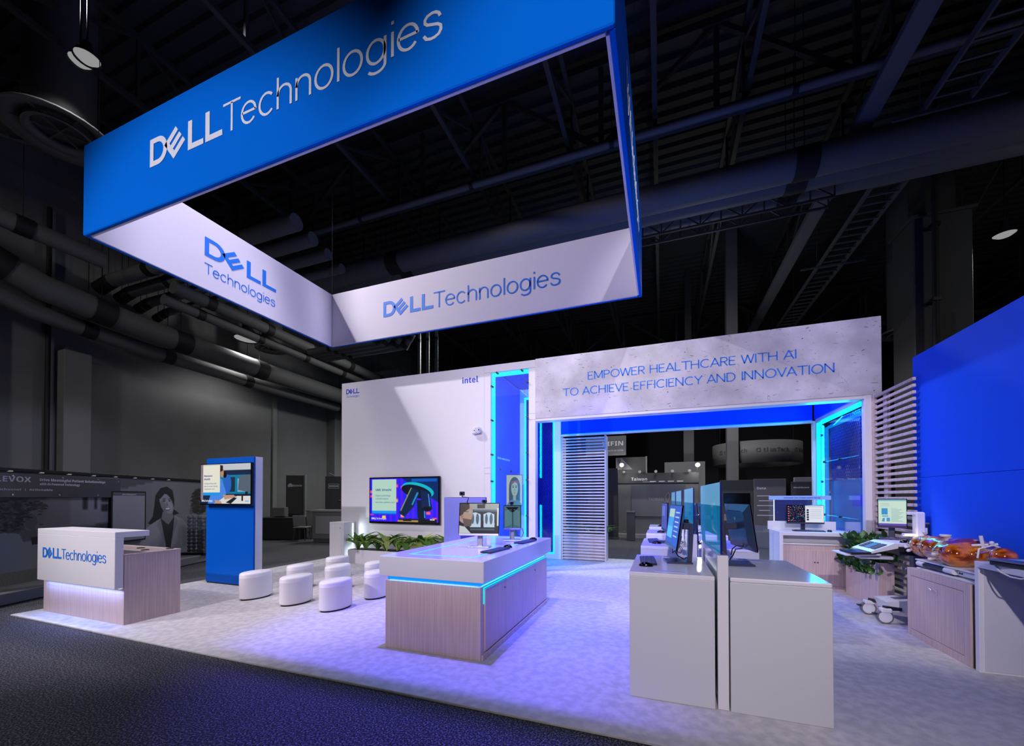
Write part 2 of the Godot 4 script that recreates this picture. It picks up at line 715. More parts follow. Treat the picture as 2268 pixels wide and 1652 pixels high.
func glow(c: Color, energy: float) -> StandardMaterial3D:
	var m := StandardMaterial3D.new()
	m.albedo_color = Color(0.05, 0.05, 0.05)
	m.emission_enabled = true
	m.emission = c
	m.emission_energy_multiplier = energy
	return m


func glass(c: Color, alpha: float, rough := 0.03) -> StandardMaterial3D:
	var m := plain(Color(c.r, c.g, c.b, alpha), rough)
	m.transparency = BaseMaterial3D.TRANSPARENCY_ALPHA
	return m


func noise_texture(freq: float, low: Color, high: Color, from := 0.35, to := 0.65, octaves := 3, salt := 1, side := 256) -> Texture2D:
	var n := FastNoiseLite.new()
	n.noise_type = FastNoiseLite.TYPE_SIMPLEX_SMOOTH
	n.seed = salt
	n.frequency = freq
	n.fractal_octaves = octaves
	var g := n.get_seamless_image(side, side)
	var im := Image.create(side, side, false, Image.FORMAT_RGB8)
	for y in side:
		for x in side:
			im.set_pixel(x, y, low.lerp(high, smoothstep(from, to, g.get_pixel(x, y).r)))
	return ImageTexture.create_from_image(im)


func patterned(t: Texture2D, scale: Vector3, rough: float, world := false) -> StandardMaterial3D:
	var m := StandardMaterial3D.new()
	m.albedo_texture = t
	m.roughness = rough
	m.uv1_triplanar = true
	m.uv1_world_triplanar = world
	m.uv1_triplanar_sharpness = 8.0
	m.uv1_scale = scale
	return m


func materials():
	M.white = plain(Color(0.87, 0.865, 0.87), 0.42)
	M.white_gloss = plain(Color(0.88, 0.875, 0.885), 0.13)
	M.white_fabric = plain(Color(0.86, 0.85, 0.87), 0.85)
	M.grey_laminate = plain(Color(0.8, 0.8, 0.81), 0.4)
	M.leather = plain(Color(0.9, 0.89, 0.9), 0.38)
	M.black = plain(Color(0.025, 0.025, 0.03), 0.5)
	M.black_gloss = plain(Color(0.02, 0.02, 0.028), 0.15)
	M.charcoal = plain(Color(0.13, 0.13, 0.15), 0.4)
	M.shell = plain(Color(0.28, 0.28, 0.36), 0.25, 0.25)
	M.dark_metal = plain(Color(0.2, 0.2, 0.22), 0.35, 0.7)
	M.silver = plain(Color(0.78, 0.78, 0.8), 0.3, 0.8)
	M.grey_plastic = plain(Color(0.42, 0.42, 0.45), 0.45)
	M.pale_plastic = plain(Color(0.86, 0.86, 0.88), 0.35)
	M.sign_blue = plain(Color(0.0, 0.41, 0.82), 0.85)
	M.sign_blue.metallic_specular = 0.15
	M.ink_blue = plain(Color(0.02, 0.46, 0.86), 0.6)
	M.ink_royal = plain(Color(0.1, 0.24, 0.78), 0.6)
	M.ink_pale = plain(Color(0.84, 0.87, 0.89), 0.7)
	M.panel_blue = plain(Color(0.0, 0.3, 0.96), 0.6)
	M.panel_blue.metallic_specular = 0.2
	M.wall_blue = plain(Color(0.1, 0.33, 0.93), 0.7)
	M.wall_blue.metallic_specular = 0.2
	M.kiosk_blue = plain(Color(0.0, 0.34, 0.74), 0.5)
	M.kiosk_blue.metallic_specular = 0.25
	M.cyan_led = glow(Color(0.0, 0.92, 1.0), 1.25)
	M.blue_led = glow(Color(0.0, 0.55, 1.0), 1.1)
	M.white_led = glow(Color(0.9, 0.95, 1.0), 1.4)
	M.acrylic = glass(Color(0.8, 0.88, 1.0), 0.03)
	M.pane_blue = glass(Color(0.02, 0.08, 0.5), 0.4)
	M.wood = patterned(noise_texture(0.035, Color(0.76, 0.665, 0.645), Color(0.82, 0.73, 0.705), 0.15, 0.85, 5, 3, 512), Vector3(2.1, 0.07, 2.1), 0.5)
	M.wood_light = patterned(noise_texture(0.03, Color(0.76, 0.68, 0.65), Color(0.83, 0.755, 0.725), 0.25, 0.75, 4, 8), Vector3(0.5, 2.8, 2.8), 0.5)
	M.carpet = patterned(noise_texture(0.03, Color(0.7, 0.69, 0.695), Color(0.79, 0.775, 0.775), 0.1, 0.9, 7, 5, 1024), Vector3(0.3, 0.3, 0.3), 0.95, true)
	M.aisle = patterned(noise_texture(0.22, Color(0.08, 0.082, 0.095), Color(0.48, 0.48, 0.52), 0.3, 0.85, 2, 6, 512), Vector3(0.55, 0.55, 0.55), 0.95, true)
	M.concrete = concrete_material()
	M.leaf = plain(Color(0.3, 0.46, 0.14), 0.4)
	M.leaf_dark = plain(Color(0.1, 0.25, 0.07), 0.35)
	M.leaf_pale = plain(Color(0.62, 0.7, 0.36), 0.45)
	for k in ["leaf", "leaf_dark", "leaf_pale"]:
		M[k].backlight_enabled = true
		M[k].backlight = Color(0.15, 0.22, 0.05)
	M.leaf_green = plain(Color(0.28, 0.5, 0.12), 0.35)
	M.glow_tint = glass(Color(0.1, 0.62, 0.82), 0.72)
	M.pale_glow_tint = glass(Color(0.62, 0.8, 0.92), 0.75)
	for k in ["glow_tint", "pale_glow_tint"]:
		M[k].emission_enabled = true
		M[k].emission = Color(0.05, 0.62, 0.8) if k == "glow_tint" else Color(0.5, 0.78, 0.9)
		M[k].emission_energy_multiplier = 0.3 if k == "glow_tint" else 0.5  # added glow stands in for bright reflections on the panes
	M.warm_lamp = glow(Color(1.0, 0.85, 0.6), 2.0)
	M.amber = patterned(noise_texture(0.02, Color(0.5, 0.17, 0.02), Color(0.86, 0.5, 0.16), 0.25, 0.8, 4, 21), Vector3(1.2, 2.6, 1.6), 0.12)
	M.amber.clearcoat_enabled = true
	M.amber.clearcoat = 1.0
	M.amber.clearcoat_roughness = 0.05
	M.amber.subsurf_scatter_enabled = true
	M.amber.subsurf_scatter_strength = 0.5
	M.soil = plain(Color(0.07, 0.055, 0.045), 0.95)
	M.steel_dark = plain(Color(0.16, 0.16, 0.16), 0.7)
	M.deck = plain(Color(0.16, 0.16, 0.16), 0.8)
	M.pipe = plain(Color(0.33, 0.33, 0.325), 0.7)
	M.pipe_dark = plain(Color(0.26, 0.26, 0.26), 0.7)
	M.band = plain(Color(0.03, 0.03, 0.03), 0.7)
	M.hall_wall = patterned(noise_texture(0.012, Color(0.375, 0.375, 0.372), Color(0.39, 0.39, 0.387), 0.1, 0.9, 4, 12), Vector3(0.4, 0.25, 0.4), 0.9)
	M.hall_column = plain(Color(0.42, 0.42, 0.41), 0.85)
	M.grey_booth = plain(Color(0.45, 0.45, 0.45), 0.7)
	M.grey_dark = plain(Color(0.2, 0.2, 0.2), 0.7)
	M.grey_mid = plain(Color(0.32, 0.32, 0.32), 0.7)
	M.grey_text = plain(Color(0.75, 0.75, 0.75), 0.7)
	M.lamp_grey = glow(Color(1.0, 1.0, 1.0), 0.28)


func concrete_material() -> StandardMaterial3D:
	# a printed concrete pattern: pale grey clouds, dark pin holes and a few hairline cracks
	var side := 2048
	var n := FastNoiseLite.new()
	n.seed = 4
	n.frequency = 0.004
	n.fractal_octaves = 5
	var g := n.get_image(side, 448)
	var im := Image.create(side, 448, false, Image.FORMAT_RGB8)
	for y in 448:
		for x in side:
			var v := 0.78 + (g.get_pixel(x, y).r - 0.5) * 0.16
			im.set_pixel(x, y, Color(v, v * 0.99, v))
	var r := RandomNumberGenerator.new()
	r.seed = 77
	for i in 900:
		var x := r.randf()
		var y := r.randf()
		var s := r.randf_range(0.8, 1.5) if r.randf() < 0.82 else r.randf_range(2.0, 4.6)
		fill_oval(im, x, y, s / side, s * r.randf_range(0.6, 1.1) / 448, Color(0.16, 0.16, 0.2).lerp(Color(0.52, 0.51, 0.54), r.randf()), r.randf() * 180.0)
	for c in 11:
		var p := Vector2(r.randf(), r.randf())
		for k in 26:
			var q := p + Vector2(r.randf_range(-0.003, 0.006), r.randf_range(-0.005, 0.03))
			fill_oval(im, (p.x + q.x) / 2, (p.y + q.y) / 2, 1.1 / side, 2.6 / 448, Color(0.58, 0.57, 0.58))
			p = q
	var m := StandardMaterial3D.new()
	m.albedo_texture = ImageTexture.create_from_image(im)
	m.roughness = 0.75
	m.texture_repeat = false
	return m


# ------------------------------------------------------------------ the exhibition hall
func hall():
	structure("floor", bx(40, 0.2, 52, 0), M.aisle, Vector3(3, -0.11, -11))
	var st := begin()
	var z := 14.0
	while z > -36.0:
		# trapezoid ribs of the steel deck
		quad4(st, Vector3(-15.2, 11, z), Vector3(22, 11, z), Vector3(22, 11, z - 0.16), Vector3(-15.2, 11, z - 0.16), Vector3.DOWN)
		quad4(st, Vector3(-15.2, 11, z - 0.16), Vector3(22, 11, z - 0.16), Vector3(22, 11.09, z - 0.2), Vector3(-15.2, 11.09, z - 0.2), Vector3.DOWN + Vector3.FORWARD)
		quad4(st, Vector3(-15.2, 11.09, z - 0.2), Vector3(22, 11.09, z - 0.2), Vector3(22, 11.09, z - 0.3), Vector3(-15.2, 11.09, z - 0.3), Vector3.DOWN)
		quad4(st, Vector3(-15.2, 11.09, z - 0.3), Vector3(22, 11.09, z - 0.3), Vector3(22, 11, z - 0.34), Vector3(-15.2, 11, z - 0.34), Vector3.DOWN + Vector3.BACK)
		z -= 0.34
	add_box(st, Vector3(3.4, 11.25, -11), Vector3(38, 0.2, 52))
	structure("ceiling", st.commit(), M.deck)
	structure("wall_left", bx(0.3, 11, 50, 0), M.hall_wall, Vector3(-15.15, 5.5, -11))
	structure("wall_right", bx(0.3, 11, 50, 0), M.hall_wall, Vector3(21.5, 5.5, -11))
	structure("wall_back", bx(37, 11, 0.3, 0), M.grey_dark, Vector3(3.2, 5.5, -34))
	structure("wall_front", bx(37, 11, 0.3, 0), M.hall_wall, Vector3(3.2, 5.5, 13.5))
	# pilasters and vertical joints along the left wall
	var n := 1
	for a in [[-6.1, 0.55, 0.42, 5.35], [-12.3, 0.2, 0.1, 5.6], [-15.6, 0.9, 0.5, 6.0], [-1.5, 0.5, 0.4, 5.2]]:
		structure("trim_%d" % n, bx(a[2], a[3], a[1], 0.01), M.hall_column, Vector3(-15.0 + a[2] / 2, a[3] / 2, a[0]))
		n += 1
	structure("trim_%d" % n, rod(0.05, 9.0, 10), M.band, Vector3(-14.85, 4.5, -5.62))
	structure("trim_%d" % (n + 1), bx(2.4, 8.0, 1.4, 0.02), M.hall_wall, Vector3(-13.8, 4.0, -18.0))
	structure("trim_%d" % (n + 2), bx(0.25, 6.2, 3.4, 0.02), M.hall_wall, Vector3(-14.9, 3.1, -3.0))
	# the great column behind the right-hand wall of the stand, wrapped above with rough fire-proofing
	var c := thing("hall_column", "tall dark square column rising behind the blue wall", "column", Vector3(6.4, 0, -13.4))
	slab(c, "shaft", M.grey_dark, -0.55, 0.55, 0, 8.4, -0.5, 0.5, 0.02)
	slab(c, "upper_shaft", M.steel_dark, -0.3, 0.35, 8.4, 11, -0.35, 0.35, 0.05)
	slab(c, "collar", M.grey_dark, -0.62, 0.62, 8.34, 8.42, -0.56, 0.56, 0.01)
	slab(c, "access_panel", M.steel_dark, -0.2, 0.2, 5.2, 5.9, 0.5, 0.515, 0.004)
	var dp := thing("drain_pipe", "black vertical drain pipe clamped to the big column", "pipe", Vector3(6.15, 0, -12.68))
	part(dp, "pipe", rod(0.06, 11, 14), M.band, Vector3(0, 5.5, 0))
	for y in [4.6, 6.2, 8.0, 9.4]:
		part(dp, "bracket", boxes([[0, y, -0.1, 0.2, 0.05, 0.2], [0, y, 0, 0.15, 0.08, 0.15]]), M.black)
	var far := thing("hall_column", "slim grey column seen through the opening of the stand", "column", Vector3(2.35, 0, -16.4))
	slab(far, "shaft", M.grey_mid, -0.18, 0.18, 0, 11, -0.18, 0.18, 0.01)
	slab(far, "base_plate", M.grey_dark, -0.24, 0.24, 0, 0.04, -0.24, 0.24, 0.004)
	var far2 := thing("hall_column", "short pale column with rough top behind the far booths", "column", Vector3(1.05, 0, -18.6))
	slab(far2, "shaft", M.grey_mid, -0.2, 0.2, 0, 4.6, -0.2, 0.2, 0.01)
	slab(far2, "upper_shaft", M.steel_dark, -0.13, 0.13, 4.6, 11, -0.13, 0.13, 0.01)


func truss(called: String, label: String, a: Vector3, b: Vector3, depth: float, bays: int, chord := 0.11, group := "roof trusses"):
	# a flat lattice girder: two chords, posts and diagonals
	var t := thing(called, label, "truss", a, 0.0, group)
	var d := b - a
	var up := Vector3(0, depth, 0)
	part(t, "bottom_chord", bar(Vector3.ZERO, d, chord, chord), M.steel_dark)
	part(t, "top_chord", bar(up, d + up, chord, chord), M.steel_dark)
	for i in bays + 1:
		part(t, "post", bar(d * i / bays, d * i / bays + up, chord * 0.6, chord * 0.6), M.steel_dark)
	for i in bays:
		var lo := d * (i if i % 2 == 0 else i + 1) / bays
		var hi := d * (i + 1 if i % 2 == 0 else i) / bays + up
		part(t, "diagonal", bar(lo, hi, chord * 0.55, chord * 0.55), M.steel_dark)


func pipe_run(label: String, pts: Array, r: float, bands: int, group := ""):
	var t := thing("insulated_pipe", label, "pipe", pts[0], 0.0, group)
	var rel := []
	for p in pts:
		rel.append(p - pts[0])
	part(t, "pipe", tube(rel, r, 14), M.pipe)
	for i in bands:
		var k: float = (i + 0.5) / bands * (rel.size() - 1)
		var s := int(k)
		var p: Vector3 = rel[s].lerp(rel[s + 1], k - s)
		var d: Vector3 = (rel[s + 1] - rel[s]).normalized()
		part(t, "clamp_band", tube([p - d * r * 0.7, p + d * r * 0.7], r * 1.06, 14), M.band)
		var top: float = 11.0 - pts[0].y - p.y
		part(t, "hanger", rod(0.008, top, 6), M.band, p + Vector3(0, top / 2, 0))


func diffuser(label: String, at: Vector3, r: float):
	var t := thing("air_diffuser", label, "vent", at, 0.0, "round ceiling diffusers")
	part(t, "duct", rod(r * 0.62, 10.85 - at.y, 20), M.pipe_dark, Vector3(0, 0.14 + (10.85 - at.y) / 2, 0))
	part(t, "outer_ring", lathe([Vector2(r * 0.8, 0.05), Vector2(r, 0), Vector2(r * 1.0, 0.04), Vector2(r * 0.62, 0.16), Vector2(r * 0.6, 0.12), Vector2(r * 0.8, 0.05)], 28), M.pipe)
	part(t, "middle_ring", lathe([Vector2(r * 0.5, 0.02), Vector2(r * 0.62, -0.03), Vector2(r * 0.62, 0.0), Vector2(r * 0.45, 0.1), Vector2(r * 0.5, 0.02)], 24), M.pipe)
	for k in 3:
		part(t, "spoke", bx(r * 1.7, 0.03, 0.03, 0), M.pipe_dark, Vector3(0, 0.07, 0), Vector3(0, 60 * k, 0))


func hall_lamp(label: String, at: Vector3, r: float, energy: float):
	var t := thing("high_bay_lamp", label, "lamp", at, 0.0, "hall lamps under the roof")
	part(t, "housing", lathe([Vector2(0, r * 1.6), Vector2(r * 0.35, r * 1.5), Vector2(r * 0.4, r * 0.9), Vector2(r, 0.02), Vector2(r * 1.02, 0), Vector2(r * 0.9, 0.03)], 20), M.charcoal)
	part(t, "lamp_glass", lathe([Vector2(r * 0.92, 0.03), Vector2(r * 0.6, -0.02), Vector2(0, -0.05)], 20), M.lamp_grey)
	part(t, "hanger", rod(0.012, 11.0 - at.y - r * 1.5, 6), M.black, Vector3(0, (11.0 - at.y + r * 1.5) / 2, 0))
	down_light(at + Vector3(0, -0.15, 0), energy, r)


func down_light(at: Vector3, energy: float, size: float):
	spot(at, at + Vector3.DOWN, 72, energy, Color(1, 1, 1), size)


func ceiling_works():
	# girders across the hall and joists running into depth
	truss("roof_girder", "deep lattice girder crossing above the hanging sign", Vector3(-14.5, 8.95, -8.8), Vector3(21, 8.95, -8.8), 1.8, 16, 0.16)
	truss("roof_girder", "lattice girder across the hall near the far wall", Vector3(-14.5, 8.95, -22), Vector3(21, 8.95, -22), 1.8, 14, 0.16)
	truss("roof_girder", "lattice girder over the aisle in front of the stand", Vector3(-14.5, 8.95, -1.2), Vector3(21, 8.95, -1.2), 1.8, 14, 0.16)
	var k := 0
	var place := ["left of the reception desk", "over the reception desk", "over the white stools", "over the left end of the sign", "over the middle of the sign", "just right of the sign", "over the concrete header", "left of the cable ladder", "right of the big column", "near the right hall wall"]
	for x in [-12.5, -9.6, -6.6, -4.2, -1.9, -0.1, 1.55, 3.9, 8.2, 12.0]:
		truss("roof_joist", "slim steel roof joist running into the hall, " + place[k], Vector3(x, 9.2, 6), Vector3(x, 9.2, -33), 1.3, 18, 0.09)
		k += 1
	# three fat ducts side by side, a tray and a small truss behind the sign
	var where := ["lowest", "middle", "topmost"]
	for i in 3:
		var z := -9.3 - 0.62 * i
		pipe_run("%s of three fat grey ducts crossing the dark ceiling" % where[i], [Vector3(-11.5, 7.9 + 0.16 * i, z), Vector3(2.6, 7.9 + 0.16 * i, z), Vector3(20, 7.9 + 0.16 * i, z)], 0.27, 3, "fat ceiling ducts")
	pipe_run("thin conduit above the fat ceiling ducts", [Vector3(-9, 8.8, -8.6), Vector3(20, 8.8, -8.6)], 0.07, 9, "")
	truss("lighting_truss", "small box truss hanging behind the white sign panel", Vector3(-7.6, 7.75, -10.3), Vector3(3.4, 7.75, -10.3), 0.34, 26, 0.045, "lighting trusses")
	truss("lighting_truss", "small box truss hanging over the back of the stand", Vector3(-7.6, 7.75, -10.64), Vector3(3.4, 7.75, -10.64), 0.34, 26, 0.045, "lighting trusses")
	# cable ladder and channel climbing away to the right
	var l := thing("cable_ladder", "long cable ladder hanging under the roof right of centre", "cable ladder", Vector3(4.55, 8.15, -4.0))
	for x in [-0.3, 0.3]:
		part(l, "rail", bx(0.035, 0.12, 26, 0), M.pipe_dark, Vector3(x, 0, -13))
	for i in 84:
		part(l, "rung", bx(0.6, 0.03, 0.035, 0), M.pipe_dark, Vector3(0, -0.02, -0.3 * i - 0.3))
	for z in [-5.0, -10.0, -15.0, -20.0]:
		for x in [-0.36, 0.36]:
			part(l, "hanger", rod(0.008, 2.8, 6), M.pipe_dark, Vector3(x, 1.4, z))
		part(l, "crossbar", bx(1.5, 0.045, 0.045, 0), M.pipe_dark, Vector3(0, -0.09, z))
	var ch := thing("steel_channel", "wide flat steel channel beside the cable ladder", "channel", Vector3(3.5, 8.3, -6.0))
	part(ch, "web", bx(0.3, 0.02, 22, 0), M.pipe, Vector3(0, 0, -11))
	for x in [-0.15, 0.15]:
		part(ch, "flange", bx(0.02, 0.1, 22, 0), M.pipe_dark, Vector3(x, 0.05, -11))
	var l2 := thing("cable_ladder", "narrow cable ladder under the roof at the far left", "cable ladder", Vector3(-12.6, 8.7, -3.2), -38)
	for x in [-0.22, 0.22]:
		part(l2, "rail", bx(0.03, 0.1, 6, 0), M.pipe_dark, Vector3(x, 0, 0))
	for i in 19:
		part(l2, "rung", bx(0.44, 0.025, 0.03, 0), M.pipe_dark, Vector3(0, -0.02, -0.3 * i + 2.7))
	# insulated pipes along the left wall
	pipe_run("thick lower insulated pipe along the left hall wall", [Vector3(-13.3, 8.2, 3.0), Vector3(-13.3, 7.4, -1.6), Vector3(-13.2, 6.25, -4.9), Vector3(-13.2, 6.05, -7.0), Vector3(-13.2, 5.95, -10.5), Vector3(-13.2, 5.9, -17)], 0.3, 7, "insulated pipes on the left wall")
	pipe_run("second insulated pipe under the thick one on the left hall wall", [Vector3(-13.9, 7.6, 3.0), Vector3(-13.9, 6.8, -1.6), Vector3(-13.8, 5.85, -4.9), Vector3(-13.8, 5.7, -7.0), Vector3(-13.8, 5.6, -10.5), Vector3(-13.8, 5.55, -17)], 0.2, 7, "insulated pipes on the left wall")
	pipe_run("upper thin insulated pipe behind the ceiling lamp", [Vector3(-11.9, 6.95, -6.8), Vector3(-11.9, 6.8, -16)], 0.17, 5, "insulated pipes on the left wall")
	pipe_run("lower thin insulated pipe behind the ceiling lamp", [Vector3(-12.3, 6.7, -6.8), Vector3(-12.3, 6.55, -16)], 0.14, 5, "insulated pipes on the left wall")
	pipe_run("straight upper pipe entering from the left edge under the roof", [Vector3(-13.0, 7.35, 2.0), Vector3(-12.4, 7.1, -5.6)], 0.19, 3, "insulated pipes on the left wall")
	for i in 4:
		var nth: String = ["nearest", "second", "third", "farthest"][i]
		pipe_run("%s of four short pipes turning towards the sign" % nth, [Vector3(-14.6, 7.25 - 0.1 * i, -6.5 - 0.45 * i), Vector3(-14.2, 7.45 - 0.1 * i, -6.6 - 0.45 * i), Vector3(-7.4, 7.45 - 0.1 * i, -6.6 - 0.45 * i)], 0.17 - 0.02 * i, 4, "short pipes behind the sign")
	for i in 4:
		var nth2: String = ["nearest", "second", "third", "farthest"][i]
		pipe_run("%s of four pale pipes under the corner of the sign" % nth2, [Vector3(-11.4, 6.5, -10.7 - 0.26 * i), Vector3(-8.6 + 0.2 * i, 6.5, -10.7 - 0.26 * i), Vector3(-8.3 + 0.2 * i, 6.9, -10.7 - 0.26 * i)], 0.1, 3, "pale pipes under the sign corner")
	for i in 3:
		var nth3: String = ["left", "middle", "right"][i]
		pipe_run("%s of three vertical pipes above the white wall" % nth3, [Vector3(-7.8 + 0.34 * i, 4.6, -12.0), Vector3(-7.8 + 0.34 * i, 7.6, -12.0)], 0.06, 2, "vertical pipes above the white wall")
	diffuser("large round diffuser left of the hanging sign", Vector3(-10.0, 7.9, -3.9), 0.75)
	diffuser("round diffuser beside the ceiling lamp at the left", Vector3(-13.4, 6.9, -10.9), 0.55)
	diffuser("round diffuser above the right end of the header", Vector3(7.0, 6.5, -16.0), 0.62)
	hall_lamp("glowing ceiling lamp between the pipes and the sign corner", Vector3(-13.2, 6.85, -9.8), 0.42, 10)
	hall_lamp("glowing lamp at the right edge near the big column", Vector3(7.9, 7.9, -13.6), 0.22, 8)
	hall_lamp("dim ceiling lamp at the top left above the diffuser", Vector3(-8.9, 8.6, -3.7), 0.16, 2)
	hall_lamp("second dim ceiling lamp at the top left", Vector3(-8.0, 8.0, -3.4), 0.16, 2)
	# unseen lamps without fixtures, added to raise the hall's brightness
	down_light(Vector3(-10, 8.4, 4), 22, 0.3)
	down_light(Vector3(-9.5, 6.5, -14), 20, 0.3)
	down_light(Vector3(14, 8.4, -14), 14, 0.3)
	down_light(Vector3(0.5, 7.6, -12.6), 26, 0.3)


# ------------------------------------------------------------------ the stand's carpet and the hanging sign
func stand_floor():
	solo("stand_carpet", "pale grey carpet covering the whole stand floor", "carpet", bx(11.2, 0.02, 7.4, 0.004), M.carpet, Vector3(-1.95, -0.001, -6.26))


func hanging_sign():
	var x0 := -6.85
	var x1 := -0.295
	var z0 := -2.89
	var z1 := -7.05
	var b := 4.773
	var t := 5.927
	var k := 0.07
	var s := thing("hanging_sign", "big rectangular hanging fabric sign, blue outside and white inside", "hanging sign", Vector3(0, 0, 0))
	# each side: a blue outer skin and a white inner skin on a slim frame
	slab(s, "blue_panel", M.sign_blue, x0, x1, b, t, z0, z0 - k * 0.6, 0.012, "front blue fabric panel with pale lettering")
	slab(s, "white_panel", M.white_fabric, x0 + k, x1 - k, b, t, z0 - k * 0.6, z0 - k, 0.004)
	slab(s, "blue_panel", M.sign_blue, x0, x1, b, t, z1, z1 + k * 0.6, 0.012)
	slab(s, "white_panel", M.white_fabric, x0 + k, x1 - k, b + 0.004, t, z1 + k * 0.6, z1 + k, 0.004, "white inner panel with a blue logo line")
	slab(s, "blue_panel", M.sign_blue, x0, x0 + k * 0.6, b, t, z0 - k * 0.6, z1 + k * 0.6, 0.004)
	slab(s, "white_panel", M.white_fabric, x0 + k * 0.6, x0 + k, b + 0.004, t, z0 - k, z1 + k, 0.004, "white inner panel with a stacked blue logo")
	slab(s, "blue_panel", M.sign_blue, x1 - k * 0.6, x1, b, t, z0 - k * 0.6, z1 + k * 0.6, 0.004)
	slab(s, "white_panel", M.white_fabric, x1 - k, x1 - k * 0.6, b + 0.004, t, z0 - k, z1 + k, 0.004)
	mark_line(s, M.ink_pale, Vector3(-5.489, 5.243, z0 + 0.001), Vector3.ZERO, 0.318, 3.84)
	mark_line(s, M.ink_blue, Vector3(-5.408, 5.205, z1 + k + 0.001), Vector3.ZERO, 0.318, 3.77)
	mark_line(s, M.ink_pale, Vector3(x1 + 0.001, 5.243, -3.9), Vector3(0, 90, 0), 0.3, 2.2)
	var lm := part(s, "logo_mark", mark(0.3, 1.28), M.ink_blue, Vector3(x0 + k + 0.001, 5.31, -4.31), Vector3(0, 90, 0))
	part(lm, "lettering", thin_word("Technologies", 0.165, 1.27), M.ink_blue, Vector3(0, -0.28, 0))
	for p in [[x0 + 0.1, z0 - 0.1], [x1 - 0.1, z0 - 0.1], [x0 + 0.1, z1 + 0.1], [x1 - 0.1, z1 + 0.1]]:
		part(s, "cable", rod(0.004, 5.0, 6), M.steel_dark, Vector3(p[0], t + 2.5, p[1]))


# ------------------------------------------------------------------ walls, tower and header of the stand
func mesh_screen(w: float, h: float, pitch: float) -> Mesh:
	# stretched-metal lattice: two families of thin slanted strands, cut at the edges
	var st := begin()
	var r := PackedVector2Array([Vector2(-w / 2, -h / 2), Vector2(w / 2, -h / 2), Vector2(w / 2, h / 2), Vector2(-w / 2, h / 2)])
	for lean in [-1.0, 1.0]:
		var c := -(w + h)
		while c < w + h:
			var line := PackedVector2Array([Vector2(c - lean * h * 0.6, -h), Vector2(c + lean * h * 0.6, h)])
			for cut in Geometry2D.intersect_polyline_with_polygon(line, r):
				add_bar(st, Vector3(cut[0].x, cut[0].y, 0), Vector3(cut[1].x, cut[1].y, 0), pitch * 0.22, 0.006)
			c += pitch
	return st.commit()


func clip_row(parent: Node, spots: Array):
	for p in spots:
		part(parent, "pane_clip", rod(0.018, 0.09, 10), M.charcoal, p, Vector3(90, 0, 0))


